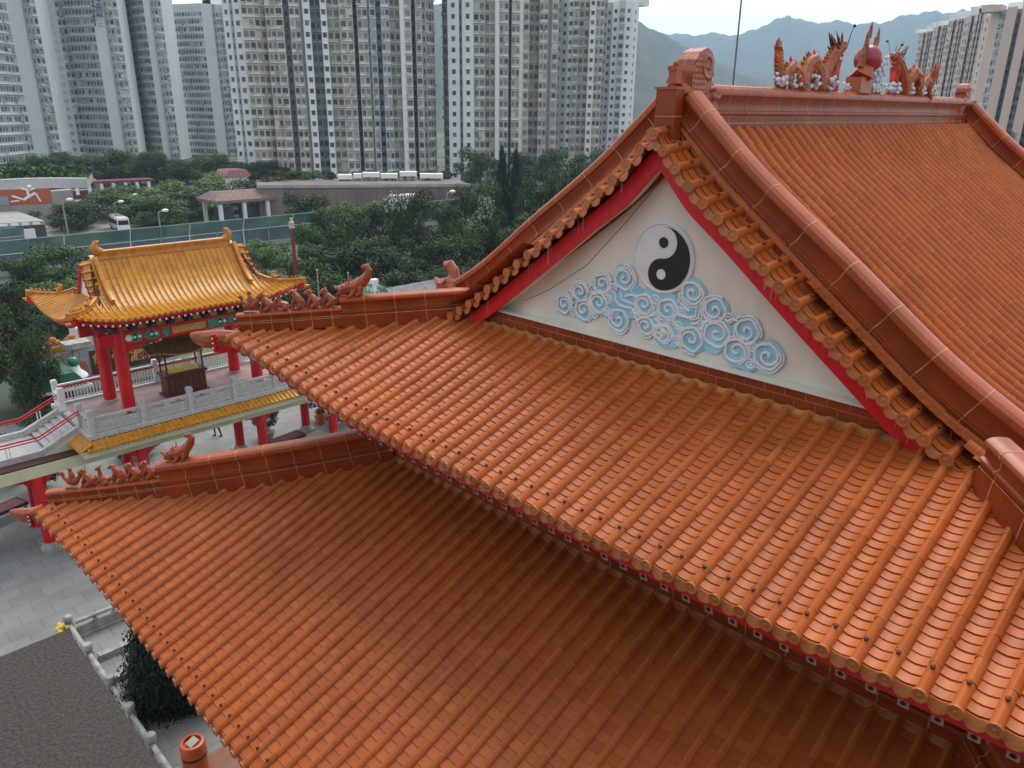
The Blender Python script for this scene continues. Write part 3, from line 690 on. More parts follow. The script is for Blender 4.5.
# ridge-end dragon: thick scaly comma with an open mouth gripping the ridge
def chiwen():
    mb = MB(); W = .17
    ang = [(-.44, -.02), (-.47, .16), (-.46, .34), (-.40, .50), (-.27, .62), (-.10, .67), (.04, .62), (.13, .50), (.14, .38), (.07, .29), (.12, .22), (.22, .16), (.30, .04), (.34, -.10), (.38, -.24), (.30, -.40), (.16, -.46), (.10, -.30), (.02, -.10), (-.1, -.02)]
    mb.prism([(x, -W, z) for x, z in ang], (0, 2*W, 0))
    mb2 = []
    for s in (-1, 1):      # spiral curl on each face, eye, nostril, fangs, whiskers
        pts = []
        for k in range(22): a = -2.6+k*.36; r = .20-.0078*k; pts.append((-.05-math.cos(a)*r, s*W, .44+math.sin(a)*r))
        mb.sweep(pts, .028, 6, up=V((0, 1, 0)))
        mb.ball((.16, s*W, .02), .065); mb.sweep([(.05, s*W, .1), (.14, s*(W+.03), .13), (.25, s*W, .08)], [.03, .035, .02], 6)
        mb.sweep([(.28, s*W*.9, -.02), (.38, s*W*.9, .02), (.42, s*W*.8, .1)], [.05, .04, .015], 6); mb.sweep([(.30, s*W*.9, -.32), (.36, s*W, -.4), (.42, s*W, -.36)], [.05, .04, .01], 6)
        for k in range(4): mb.lathe((.16+.06*k, s*W*.9, -.12-.02*k), [(.022, 0), (.003, -.08)], 5, 0, (0, 0, -1))
        for k in range(5): mb.ball((-.02+.07*k, s*W, -.06-.08*k), .045)
        for i in range(7):
            for j in range(5):
                a = i*.17; mb.ball((-.40+.07*j+.02*(i % 2), s*W, .04+.075*i), .02, seg=6, rings=4)
    return mb
o = remesh(chiwen().build('ridge_end_dragon', BEAST, smooth=60), .014, 1); hang(o, (10.84, YC, .20)); o.scale = (.96, .95, 1.04)
o2 = o.copy(); C.objects.link(o2); hang(o2, (23.3, YC, .25), PI); o2.scale = (.75,)*3
for x_, s_ in ((10.30, 1), (23.8, .8)):
    mb = MB(); mb.box((-.07, -.07, -.10), (.07, .07, .10)); mb.box((-.085, -.085, .06), (.085, .085, .12)); mb.box((-.085, -.085, -.12), (.085, .085, -.06)); mb.ball((0, 0, .15), .05); mb.box((-.04, -.04, -.3), (.04, .04, -.1))
    o = mb.build('sword_hilt', CAP); hang(o, (x_-.12*s_, YC, .50)); o.scale = (s_,)*3
# corner dragon heads under the eave corners, with a red collar and beam
def corner(xc_, yc_, z, s):
    t_ = V((-1, s, 0)).normalized(); p = V((xc_, yc_, z))
    mb = MB(); mb.sweep([p-t_*.55+V((0, 0, -.02)), p+t_*.0, p+t_*.30+V((0, 0, -.01)), p+t_*.52+V((0, 0, .05)), p+t_*.62+V((0, 0, .10))], [.19, .19, .17, .11, .04], 10, sq=(.8, 1.1))
    mb.sweep([p+t_*.1+V((0, 0, -.1)), p+t_*.38+V((0, 0, -.12)), p+t_*.5+V((0, 0, -.10))], [.09, .06, .02], 8)
    sd = V((t_.y, -t_.x, 0))
    for q in (-1, 1): mb.ball(p+t_*.22+sd*q*.1+V((0, 0, .06)), .035); mb.sweep([p+t_*.2+sd*q*.1, p-t_*.02+sd*q*.15+V((0, 0, .1))], [.03, .008], 6)
    o = tp(mb, 'corner_dragon_head', BEAST, smooth=60); remesh(o, .016, 1)
    mb = MB(); mb.obox(p-t_*.35+V((0, 0, -.08)), t_*.42, sd*.12, V((0, 0, .17))); mb.obox(p+t_*.08+V((0, 0, -.04)), t_*.03, sd*.17, V((0, 0, .19)))
    for q in (-1, 1):
        for k in range(3): mb.ball(p+t_*.10+sd*q*.175+V((0, 0, -.14+.1*k)), .022, 1, 6, 4)
    tp(mb, 'corner_beam', [RED, WHITE], smooth=None)
for s in (-1, 1): corner(6.46, YC+s*8.2, -4.56-(.35 if s < 0 else 0), s); corner(3.18, YC+s*11.55, -8.80, s)
# little upturned tile at the corner tips
# ---- two dragons chasing a pearl along the main ridge
DR = mk('painted_dragon', (.42, .05, .02), .4, .5, 9, tint=.35, bump=.8, bscale=60, col2=(.34, .15, .03), lo=.42, hi=.58); DRED = mk('dragon_belly', (.55, .03, .02), .4, .2, 8); DGR = mk('dragon_mane', (.03, .03, .025), .5, .3, 9)
CLB = mk('porcelain_cloud', (.70, .74, .80), .4, .3, 16, col2=(.22, .32, .52), lo=.5, hi=.7, bump=.8, bscale=30)
PEARL = mk('red_pearl', (.33, .015, .04), .32, .1, 4, coat=.25)
def dragon(x0, x1, flip):
    L_ = abs(x1-x0); e = thing('ridge_dragon', None, None); del_ = None
    hang(e, (x0, YC, .40), PI if flip else 0)
    keys = [(0, .62), (.01, .75), (-.03, .78), (-.05, .70)]
    body = [(-.08, .80), (-.02, .84), (.03, .76), (.0, .55), (.02, .30), (.10, .10), (.22, .10), (.34, .30), (.46, .42), (.58, .30), (.66, .10), (.78, .08), (.90, .28), (1.04, .52), (1.18, .60), (1.30, .40), (1.38, .15), (1.52, .10), (1.66, .35), (1.82, .62), (1.95, .86), (2.08, .97)]
    k_ = L_/2.5; pts = [V((a*k_, .04*math.sin(i*1.1), b*(.78 if not flip else .74))) for i, (a, b) in enumerate(body)]
    fine = []
    for i in range(len(pts)-1):
        for q in range(3): fine.append(pts[i].lerp(pts[i+1], q/3))
    fine.append(pts[-1]); n = len(fine)
    rad = [.045+.115*min(1, i/(n*.45)) if i < n*.8 else .16-.05*(i-n*.8)/(n*.2) for i in range(n)]
    mb = MB(); mb.sweep(fine, rad, 9, up=V((0, 1, 0)))
    for i in range(2, n-2, 1):
        d = (fine[i+1]-fine[i-1]).normalized(); nn = V((0, 1, 0)).cross(d); nn = -nn if nn.z < 0 and abs(d.x) > .3 else nn
        mb.lathe(fine[i]+nn*rad[i]*.8, [(.045, 0), (.028, .045), (.004, .11)], 5, 1 if i % 3 == 0 else 0, nn+d*-.4, t=rnd.random())
        for s in (-1, 1): mb.lathe(fine[i]+V((0, s*rad[i]*.85, 0)), [(.028, 0), (.003, .03)], 5, i % 2, V((0, s, 0)), t=rnd.random())
    b_ = mb.build('dragon_body', [DR, DRED]); b_.parent = e
    hx, hz = fine[-1].x, fine[-1].z
    mb = MB(); U = V((0, 1, 0)); mb.ball((hx+.02, 0, hz+.02), .13, 0, sc=(1.2, .8, .9)); mb.sweep([(hx+.08, 0, hz+.05), (hx+.24, 0, hz+.02), (hx+.33, 0, hz+.06)], [.09, .065, .04], 8, up=U); mb.sweep([(hx+.06, 0, hz-.06), (hx+.22, 0, hz-.12)], [.06, .03], 7, up=U)
    for s in (-1, 1):
        mb.ball((hx+.10, s*.08, hz+.09), .03); mb.sweep([(hx-.02, s*.06, hz+.10), (hx-.14, s*.10, hz+.20), (hx-.16, s*.10, hz+.26)], [.028, .02, .006], 6, up=U)
    for k in range(6): mb.sweep([(hx-.0-.03*k, .04*math.sin(k*2), hz-.05), (hx+.0-.02*k, .08*math.sin(k*2), hz-.3), (hx+.04-.03*k, .06*math.sin(k*2), hz-.48)], [.035, .03, .008], 5, up=U)
    h_ = mb.build('dragon_head', DR, smooth=50); h_.parent = e
    mb = MB()
    for k in range(7): mb.sweep([(hx-.03, .05*math.sin(k), hz+.04), (hx-.18, .09*math.sin(k*2.3), hz+.02+.03*k-.09), (hx-.30-.02*(k % 3), .1*math.sin(k*2.3), hz+.10+.05*k-.13)], [.035, .028, .006], 5, up=U)
    m_ = mb.build('dragon_mane', DGR); m_.parent = e
    for s in (-1, 1):
        mb = MB(); q = [(hx+.26, s*.05, hz+.06), (hx+.05+.2*(s > 0), s*.2, hz+.32), (hx-.12+.75*(s > 0), s*.3, hz+(.36 if s < 0 else .22))]
        mb.sweep(q, [.008, .006, .005], 5, up=U); mb.ball(q[-1], .03, 0, 6, 4); m_ = mb.build('whisker', DGR); m_.parent = e
    for j, f in enumerate((.30, .62)):
        for s in (-1, 1):
            i = int(n*f); c = fine[i]; mb = MB(); mb.sweep([c+V((0, s*.06, 0)), c+V((.10, s*.14, -.12)), c+V((.04, s*.13, -.22)), c+V((.14, s*.13, -.27))], [.05, .045, .03, .03], 6, up=U)
            m_ = mb.build('dragon_leg', DR, smooth=50); m_.parent = e
    mb = MB()
    mb.sweep([(hx-.30, 0, .0), (hx-.08, 0, .25), (hx+.02, 0, .55)], [.10, .09, .10], 7, 0, up=U); mb.sweep([(hx+.1, 0, .0), (hx+.06, 0, .25), (hx-.0, 0, .55)], [.07, .06, .08], 7, 0, up=U)
    m_ = mb.build('dragon_chest', DRED, smooth=50); m_.parent = e
    return e
dragon(13.25, 16.0, False); dragon(20.95, 18.0, True)
def cloud_clump(mb, c, s):
    for k in range(20): mb.ball(V(c)+V((rnd.uniform(-.16, .16)*s, rnd.uniform(-.10, .10)*s, rnd.uniform(-.04, .16)*s)), rnd.uniform(.03, .05)*s, 0, 7, 5)
for x, s in ((13.28, 1.0), (13.75, .95), (14.55, 1.05), (15.2, 1.1), (18.15, .9), (18.55, .9), (19.4, 1.), (20.1, .95), (20.75, .95), (15.95, .6)):
    mb = MB(); cloud_clump(mb, (0, 0, 0), s); hang(mb.build('porcelain_cloud', CLB), (x, YC-.08, .46))
mb = MB(); mb.box((16.45, YC-.16, .38), (17.0, YC+.16, .68)); mb.sweep([(16.72, YC, .66), (16.95, YC, .98)], [.26, .16], 4, up=V((0, 1, 0))); tp(mb, 'pearl_pedestal', CAP, smooth=None)
mb = MB(); mb.ball((17.0, YC, 1.03), .275, 0, 32, 20); tp(mb, 'red_pearl', PEARL, smooth=60)
for x0_, h_, ph in ((16.62, .62, 0), (17.05, .55, 1)):
    mb = MB()
    for i in range(10):
        f = i/9; c = V((x0_+.22*f+.04*math.sin(i*1.7+ph), YC-.02, .95+h_*f)); mb.sweep([c+V((0, 0, -.08)), c+V((.02, 0, .02)), c+V((-.03+.06*(i % 2), 0, .14))], [.07*(1-.5*f), .06*(1-.5*f), .008], 6, 0, up=V((0, 1, 0)), t=rnd.random())
    tp(mb, 'pearl_flame', DR, smooth=50)
mb = MB()
for i in range(9):
    f = i/8; cloud_clump(mb, (17.2+.42*(f), YC-.05, .42+.62*(f)*.0), .0)
for i in range(7): cloud_clump(mb, (17.22+.07*i, YC-.05, .48+.08*i), .9); cloud_clump(mb, (17.3+.06*i, YC-.05, .45), .8)
tp(mb, 'porcelain_cloud', CLB)
# lightning rod cable rising behind the roof
# ================================================================== bridge deck, pavilion and what stands on it
DZ = -14.5; PX, PY = 14.8, 39.7
bridge = thing('bridge_deck', 'raised grey stone bridge deck on red columns with yellow tiled edge and carved balustrade', 'bridge', (14.8, 39.7, GZ))
def kid(mb, name, mats, root, parent=None, smooth=None):
    o = mb.build(name, mats, None, smooth)
    if parent: o.parent = parent
    else: o.parent = root; o.matrix_parent_inverse = Matrix.Translation(-root.location)
    return o
X0, X1, Y0, Y1 = 9.1, 27.5, 36.9, 42.5
mb = MB(); mb.box((X0, Y0, DZ-.3), (X1, Y1, DZ-.004)); kid(mb, 'slab', GRAN, bridge)
mb = MB(); mb.box((X0+.3, Y0+.3, DZ-.003), (X1, Y1-.3, DZ+.004)); kid(mb, 'floor_tiles', DECKF, bridge)
mb = MB()
for a, b in (((X0-.12, Y0-.12, DZ-.18), (X1, Y0+.28, DZ+.03)), ((X0-.12, Y0+.281, DZ-.18), (X0+.28, Y0+1.5, DZ+.03)), ((X0-.12, Y1-1.4, DZ-.18), (X0+.28, Y1-.281, DZ+.03)), ((X0-.12, Y1-.28, DZ-.18), (X1, Y1+.12, DZ+.03))): mb.box(a, b)
kid(mb, 'coping', GRAN, bridge)
YM = [YTILE, RING, YRIDGE, NAIL, OCHRE]
mb = MB(); n_ = int((X1-X0+.6)/.24)
tile_roof(mb, (X1, Y0-.62, 0), (-1, 0, 0), (0, 1, 0), [.24*i for i in range(n_)], lambda u: .5, lambda u, w: DZ-.48+.5*w, r=.055, course=.15, joint=.16, sag=.03, lip=.02, dripd=.07, nail=False, seg=5)
tile_roof(mb, (X0-.62, Y0-.5, 0), (0, 1, 0), (1, 0, 0), [.24*i for i in range(9)], lambda u: .5, lambda u, w: DZ-.48+.5*w, r=.055, course=.15, joint=.16, sag=.03, lip=.02, dripd=.07, nail=False, seg=5)
kid(mb, 'edge_tiles', YM, bridge)
mb = MB(); mb.box((X0-.5, Y0-.5, DZ-.86), (X1, Y0-.2, DZ-.52)); mb.box((X0-.5, Y0-.199, DZ-.86), (X0-.2, Y0+1.5, DZ-.52)); mb.box((X0, Y0-.19, DZ-.60), (X1, Y1, DZ-.301)); kid(mb, 'edge_beam', PLASTY, bridge)
mb = MB(); mb.box((-6, 37.35, DZ-1.5), (X1, 37.85, DZ-.95)); kid(mb, 'cross_beam', PLASTY, bridge)
mb = MB(); mb.box((-6, 41.65, DZ-1.7), (X1, 42.15, DZ-1.1)); kid(mb, 'cross_beam', PLASTY, bridge)
mb = MB(); mb.box((-6, 37.4, DZ-.94), (X1-.2, 42.1, DZ-.87)); kid(mb, 'deck_underside', SOFF, bridge)
for x in (6.75, 11.4, 17.8, 22.3):
    for y, c in ((37.6, x), (41.9, x+.55)):
        mb = MB(); mb.lathe((c, y, GZ+.35), [(.27, 0), (.27, DZ-1.5-GZ-.35)], 20); kid(mb, 'column', RED, bridge, smooth=40)
        mb = MB(); mb.box((c-.42, y-.42, GZ), (c+.42, y+.42, GZ+.14)); mb.lathe((c, y, GZ+.14), [(.42, 0), (.40, .08), (.34, .16), (.31, .26)], 20); kid(mb, 'plinth', GRAND, bridge, smooth=35)
        if y < 40:
            for s in (-1, 1):
                mb = MB(); mb.prism([(c+s*.27, y-.06, DZ-1.02), (c+s*1.0, y-.06, DZ-1.02), (c+s*.9, y-.06, DZ-1.62), (c+s*.6, y-.06, DZ-1.66), (c+s*.5, y-.06, DZ-1.8), (c+s*.27, y-.06, DZ-1.95)], (0, .12, 0)); kid(mb, 'bracket', RED, bridge)
# the carved front balustrade
def newel(mb, x, y, z, h=1.18, w=.13):
    mb.box((x-w, y-w, z), (x+w, y+w, z+h*.80)); mb.box((x-w*.8, y-w*.8, z+h*.80), (x+w*.8, y+w*.8, z+h*.83)); mb.box((x-w*1.08, y-w*1.08, z+h*.83), (x+w*1.08, y+w*1.08, z+h*.96)); mb.box((x-w*.9, y-w*.9, z+h*.96), (x+w*.9, y+w*.9, z+h))
def panel(mb, a, b, z, h=.80, holes=True):
    a = V(a); b = V(b); d = (b-a).normalized(); L_ = (b-a).length; n_ = V((-d.y, d.x, 0)); z1 = z+h
    def bx(s0, s1, za, zb, t): c = a+d*((s0+s1)/2)+V((0, 0, (za+zb)/2)); mb.obox(c, d*(s1-s0)/2, n_*t/2, V((0, 0, (zb-za)/2)))
    bx(0, L_, z+h-.10, z1, .17); bx(0, L_, z+.03, z+.13, .15); bx(0.0, L_, z+.13, z+.52, .08); bx(0, .12, z+.52, z+h-.10, .09); bx(L_-.12, L_, z+.52, z+h-.10, .09); bx(L_/2-.14, L_/2+.14, z+.52, z+h-.10, .09)
    for s0, s1 in ((.12, .35), (L_/2-.45, L_/2-.14), (L_/2+.14, L_/2+.45), (L_-.35, L_-.12)): bx(s0, s1, z+.60, z+h-.10, .08)
    for k in range(int(L_/.09)-1): # carved relief
        s = .09*(k+.9); bx(s-.026, s+.026, z+.19+.02*math.sin(k*1.3), z+.44+.03*math.sin(k*.9), .11)
nx = [9.25+2.33*i for i in range(8)]
bal = thing('stone_balustrade', 'carved pale granite balustrade along the front edge of the bridge deck', 'balustrade', (14, 37.03, DZ))
for i, x in enumerate(nx):
    mb = MB(); newel(mb, x, 37.03, DZ+.03); kid(mb, 'newel', GRAN, bal)
    if i < len(nx)-1: mb = MB(); panel(mb, (x+.13, 37.03, 0), (nx[i+1]-.13, 37.03, 0), DZ+.03); kid(mb, 'carved_panel', GRAN, bal)
mb = MB(); mb.box((9.4, 37.13, DZ+.80), (25.5, 37.16, DZ+.835)); kid(mb, 'red_strip', RED, bal)
mb = MB(); newel(mb, 9.18, 38.35, DZ+.03); kid(mb, 'newel', GRAN, bal)
mb = MB(); panel(mb, (9.2, 37.17, 0), (9.2, 38.22, 0), DZ+.03); kid(mb, 'carved_panel', GRAN, bal)
rb = thing('rear_balustrade', 'white balustrade of thin balusters with a red strip along the rear of the bridge deck', 'balustrade', (14, 42.35, DZ))
for i, x in enumerate([9.25+2.5*i for i in range(7)]):
    mb = MB(); newel(mb, x, 42.35, DZ+.03, 1.3, .12); kid(mb, 'newel', WHITE, rb)
    if i < 6:
        mb = MB(); mb.box((x+.12, 42.30, DZ+.96), (x+2.38, 42.42, DZ+1.04)); mb.box((x+.12, 42.31, DZ+.1), (x+2.38, 42.39, DZ+.17)); kid(mb, 'rail', WHITE, rb)
        mb = MB(); mb.box((x+.12, 42.295, DZ+.86), (x+2.38, 42.40, DZ+.955)); kid(mb, 'red_strip', RED, rb)
        mb = MB()
        for k in range(14): xx = x+.22+k*.155; mb.box((xx-.028, 42.32, DZ+.17), (xx+.028, 42.38, DZ+.86))
        kid(mb, 'balusters', WHITE, rb)
mb = MB(); newel(mb, 9.18, 41.2, DZ+.03); kid(mb, 'newel', WHITE, rb)
mb = MB(); panel(mb, (9.2, 41.33, 0), (9.2, 42.23, 0), DZ+.03); kid(mb, 'carved_panel', WHITE, rb)
# steps and landing going down to the left
st = thing('stone_staircase', 'pale stone steps and landing with red handrails leaving the bridge deck at its left end', 'staircase', (5, 39.7, GZ))
LZ = DZ-.85; mb = MB()
for k in range(6): mb.box((7.3+k*.3, 38.4, LZ-.15), (X0-.125, 41.15, LZ+.142*(k+0)))if k else None
kid(mb, 'steps', GRAN, st)
mb = MB(); mb.box((-8, 38.3, LZ-.25), (7.55, 41.25, LZ)); kid(mb, 'landing', GRAN, st)
def strip(pts, y, w_, h_, name, mat, root):
    mb = MB()
    for a, b in zip(pts[:-1], pts[1:]): mb.bar((a[0], y, a[1]), (b[0], y, b[1]), w_, h_)
    return kid(mb, name, mat, root)
pf = [(X0-.1, DZ+.0), (7.3, LZ+.12), (-8, LZ+.10)]
for y in (38.22, 41.33): strip(pf, y, .22, .30, 'stringer', GRAN, st)
mb = MB(); pr = [(X0-.1, DZ-.15), (X0-.1, DZ-1.0), (8.2, DZ-1.15), (7.0, DZ-1.35), (4.0, LZ-1.05), (1, LZ-1.6), (-8, LZ-2.0), (-8, LZ-.05), (7.3, LZ-.03)]
mb.prism([(x, 38.08, z) for x, z in pr], (0, .12, 0)); kid(mb, 'side_panel', PLASTY, st)
mb = MB(); mb.box((-8, 38.3, LZ-1.2), (6.6, 41.2, LZ-.26)); kid(mb, 'underside', PLASTY, st)
for y in (38.22, 41.33):
    hp = [(X0+.02, DZ+.88), (7.3, LZ+.92), (-8, LZ+.86)]
    strip(hp, y, .07, .06, 'handrail', RED, st); strip([(a, b-.14) for a, b in hp], y, .05, .045, 'handrail', RED, st)
    for x in (8.1, 6.0, 3.5, 1.0):
        z = LZ+.2 if x < 7.3 else LZ+.45
        for dx in (-.07, .07): mb = MB(); mb.bar((x+dx, y, z), (x+dx, y, z+.62), .05, .05, up=V((1, 0, 0))); kid(mb, 'baluster', WHITE, st)
# gate lamp on a red post in front of the steps
lp = thing('lamp_post', 'short square red post with a white box lamp on top below the steps', 'lamp post', tuple(ground(51, 545)))
mb = MB(); mb.lathe((0, 0, 0), [(.24, .3), (.24, 3.55)], 16); o = mb.build('post', RED, lp, 40); mb = MB(); mb.box((-.4, -.4, 0), (.4, .4, .3)); mb.build('plinth', GRAND, lp)
mb = MB(); mb.box((-.3, -.3, 3.55), (.3, .3, 3.68)); mb.box((-.26, -.26, 3.95), (.26, .26, 4.02)); mb.build('lamp_cap', WHITE, lp)
mb = MB(); mb.box((-.2, -.2, 3.68), (.2, .2, 3.95)); mb.build('lamp_box', GRAN, lp)

# ---- pavilion
pav = thing('pavilion', 'open pavilion with red columns and glazed yellow hip-and-gable roof on the bridge deck', 'pavilion', (PX, PY, DZ))
PHX, PHY = 5.7, 3.1
PTP = [(0, -9.25), (1.0, -9.02), (1.7, -8.62), (2.4, -7.92), (3.1, -6.85)]
def PT(d): return interp(PTP, PHY-d)
def PS(w): return -9.25+.30*w+.03*w*w
pzm = mkz(lambda w: interp(PTP, w), PHX, .5, 2.4, 1.6); pzs = mkz(PS, PHY, .5, 2.4, 1.6)
for s in (-1, 1):
    mb = MB(); tile_roof(mb, (PX, PY+s*PHY, 0), (-s, 0, 0), (0, -s, 0), span(PHX, .275), lambda u: (PHX-abs(u)) if PHX-abs(u) < 1.9 else 3.0, pzm, r=.056, course=.13, joint=.28, nail=False, seg=5, dripd=.1)
    kid(mb, 'tiled_slope', YM, pav, smooth=40)
    mb = MB(); tile_roof(mb, (PX+s*PHX, PY, 0), (0, -s, 0), (-s, 0, 0), span(PHY, .275), lambda u: min(1.95, PHY-abs(u)), pzs, r=.056, course=.13, joint=.28, nail=False, seg=5, dripd=.1)
    kid(mb, 'tiled_slope', YM, pav, smooth=40)
mb = MB()
for s in (-1, 1):
    soffit(mb, (PX, PY+s*PHY, 0), (1, 0, 0), (0, -s, 0), -PHX, PHX, lambda u: (PHX-abs(u)) if PHX-abs(u) < 1.9 else 3.1, pzm, h=-.1); soffit(mb, (PX+s*PHX, PY, 0), (0, 1, 0), (-s, 0, 0), -PHY, PHY, lambda u: min(2, PHY-abs(u)), pzs, h=-.1)
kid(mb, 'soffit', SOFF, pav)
for s in (-1, 1):
    kid(fascia((PX, PY+s*PHY, 0), (1, 0, 0), (0, -s, 0), [-PHX+PHX*i/30 for i in range(61)], pzm, None, hgt=.2), 'fascia_board', RED, pav)
    kid(fascia((PX+s*PHX, PY, 0), (0, 1, 0), (-s, 0, 0), [-PHY+PHY*i/20 for i in range(41)], pzs, None, hgt=.2), 'fascia_board', RED, pav)
mb = MB(); ridge(mb, [(PX-3.3+6.6*i/10, PY, -6.98) for i in range(11)], .48, .22, prof=PROF2, every=.4, capfrom=.65); kid(mb, 'main_ridge', [YRIDGE, GROUT, YRIDGE], pav, smooth=40)
for sx in (-1, 1):
    xr = PX+sx*3.45
    for sy in (-1, 1):
        mb = MB(); ridge(mb, [(xr, PY+sy*d, PT(d)-.03) for d in [.02+1.62*i/14 for i in range(15)]], .32, .2, prof=PROF2, every=.4, capfrom=.65); kid(mb, 'barge_ridge', [YRIDGE, GROUT, YRIDGE], pav, smooth=40)
        mb = MB(); rows = []
        for i in range(15):
            d = 1.6*i/14; rows.append([(xr+sx*.62, PY+sy*d, PT(d)-.14), (xr+sx*.62, PY+sy*d, PT(d)-.44), (xr+sx*.68, PY+sy*d, PT(d)-.44), (xr+sx*.68, PY+sy*d, PT(d)-.14)])
        mb.grid(rows, 0, closed=True); kid(mb, 'barge_board', RED, pav)
        mb = MB(); mb.grid([[(xr+sx*.05, PY+sy*1.62*i/12, PT(1.62*i/12)-.06), (xr+sx*.56, PY+sy*1.62*i/12, PT(1.62*i/12)-.10), (xr+sx*.56, PY+sy*1.62*i/12, PT(1.62*i/12)-.17)] for i in range(13)])
        for i in range(8):
            d = .12+.2*i; c = V((xr+sx*.18, PY+sy*d, PT(d)-.02)); mb.sweep([c, c+V((sx*.52, 0, -.05))], .06, 7, 0, t=rnd.random()); mb.ball(c+V((sx*.53, 0, -.05)), .065, 1, 7, 5)
        kid(mb, 'barge_tiles', [YTILE, NAIL], pav, smooth=40)
        def pp(w_): return V((PX+sx*(PHX+.06-w_), PY+sy*(PHY+.06-w_), pzm(PHX-w_, w_)+.0))
        mb = MB(); ridge(mb, [pp(1.75-1.8*i/12) for i in range(13)], .20, .17, prof=PROF2, every=.4, capfrom=.65); kid(mb, 'hip_ridge', [YRIDGE, GROUT, YRIDGE], pav, smooth=40)
        mb = MB()
        for i in range(5): c = pp(.18+.15*i)+V((0, 0, .18)); mb.sweep([c, c+V((sx*.02, sy*.02, .12)), c+V((sx*.06, sy*.06, .15))], [.05, .045, .02], 6)
        c = pp(1.1)+V((0, 0, .2)); mb.sweep([c, c+V((sx*-.05, sy*-.05, .15)), c+V((sx*-.12, sy*-.12, .3)), c+V((sx*.02, sy*.02, .34))], [.12, .13, .08, .04], 7); mb.sweep([c+V((0, 0, .1)), c+V((sx*.16, sy*.16, .12))], [.08, .03], 7)
        kid(mb, 'roof_beast', YRIDGE, pav, smooth=60)
        mb = MB(); c = V((PX+sx*(PHX+.02), PY+sy*(PHY+.02), pzm(PHX, 0)-.28)); dd = V((sx, sy, 0)).normalized(); mb.obox(c-dd*.25, dd*.32, V((-dd.y, dd.x, 0))*.14, V((0, 0, .18))); kid(mb, 'corner_beam', RED, pav)
        mb = MB(); mb.sweep([c+dd*.05, c+dd*.2+V((0, 0, .0)), c+dd*.36+V((0, 0, .05))], [.12, .1, .03], 8); kid(mb, 'corner_head', YRIDGE, pav, smooth=50)
    mb = MB(); g_ = [(xr+sx*.55, PY+1.45*(1-i/8)*1, PT(1.45*(1-i/8))-.2) for i in range(9)]+[(xr+sx*.55, PY-1.45*i/8, PT(1.45*i/8)-.2) for i in range(1, 9)]
    mb.grid([g_, [(p[0], p[1], -9.0) for p in g_]]); kid(mb, 'gable_wall', CREAM, pav)
    mb = MB(); c = V((PX+sx*3.2, PY, -6.6)); mb.sweep([c+V((-sx*.3, 0, -.05)), c, c+V((sx*.15, 0, .22)), c+V((sx*.05, 0, .48)), c+V((-sx*.12, 0, .50))], [.14, .26, .2, .12, .06], 8, sq=(.6, 1)); kid(mb, 'ridge_end_dragon', YRIDGE, pav, smooth=60)
for sx in (-1, 1):
    for sy in (-1, 1):
        mb = MB(); mb.lathe((PX+sx*3.4, PY+sy*1.4, DZ+.005), [(.36, 0), (.36, .1), (.30, .12)], 20); kid(mb, 'column_base', GRAND, pav, smooth=40)
        mb = MB(); mb.lathe((PX+sx*3.4, PY+sy*1.4, DZ+.12), [(.30, 0), (.30, 4.6)], 20); kid(mb, 'column', RED, pav, smooth=40)
        mb = MB(); mb.prism([(PX+sx*3.13, PY+sy*1.4-.05, -10.98), (PX+sx*2.2, PY+sy*1.4-.05, -10.98), (PX+sx*2.5, PY+sy*1.4-.05, -11.12), (PX+sx*2.95, PY+sy*1.4-.05, -11.25), (PX+sx*3.13, PY+sy*1.4-.05, -11.6)], (0, .1, 0)); kid(mb, 'bracket', RED, pav)
for sy in (-1, 1):
    y = PY+sy*1.4
    mb = MB(); mb.box((PX-4.3, y-.12, -10.9), (PX+4.3, y+.12, -10.25)); kid(mb, 'beam', RED, pav)
    mb = MB(); mb.box((PX-4.4, y-.15, -9.95), (PX+4.4, y+.15, -9.7)); kid(mb, 'beam', MAROON, pav)
    f = y+sy*.125
    mb = MB()
    for s in (-1, 1):
        for k, x in enumerate((2.55, 1.75)):
            for q in range(-2, 3): mb.box((PX+s*x-.26+.1*q-.0, f-.004*(1+q % 2), -10.80+.04*abs(q)), (PX+s*x+.0+.1*q+.06, f+.004*(1+q % 2), -10.36-.04*abs(q)))
        mb.box((PX+s*1.15-.16, f-.01, -10.8), (PX+s*1.15+.16, f+.01, -10.36))
    kid(mb, 'green_motifs', FGREEN, pav)
    mb = MB()
    for s in (-1, 1):
        mb.lathe((PX+s*2.95, f, -10.58), [(.16, -.01), (.16, .02)], 12, 0, V((0, sy, 0)))
        for x in (2.55, 1.75):
            for q in (-.12, .12): mb.lathe((PX+s*x+q, f+sy*.008, -10.58), [(.07, -.01), (.07, .01)], 10, 0, V((0, sy, 0)))
    kid(mb, 'painted_roundel', CLOUDW, pav)
    mb = MB(); mb.box((PX-.85, f-.01, -10.75), (PX+.85, f+.01, -10.4)); kid(mb, 'painted_panel', GOLD, pav)
    mb = MB()
    for k in range(9): x = PX-3.6+.9*k; mb.box((x-.12, y-.5, -10.15), (x+.12, y+.3, -9.95)); mb.box((x-.26, y-.6, -9.7), (x+.26, y+.4, -9.45)); mb.box((x-.17, y-.14, -10.25), (x+.17, y+.14, -10.15))
    kid(mb, 'bracket_sets', DARK, pav)
    mb = MB()
    for k in range(8): x = PX-3.15+.9*k; mb.prism([(x-.3, y-.05, -10.24), (x+.3, y-.05, -10.24), (x+.14, y-.05, -9.97), (x-.14, y-.05, -9.97)], (0, .1, 0))
    kid(mb, 'bracket_boards', GOLD, pav)
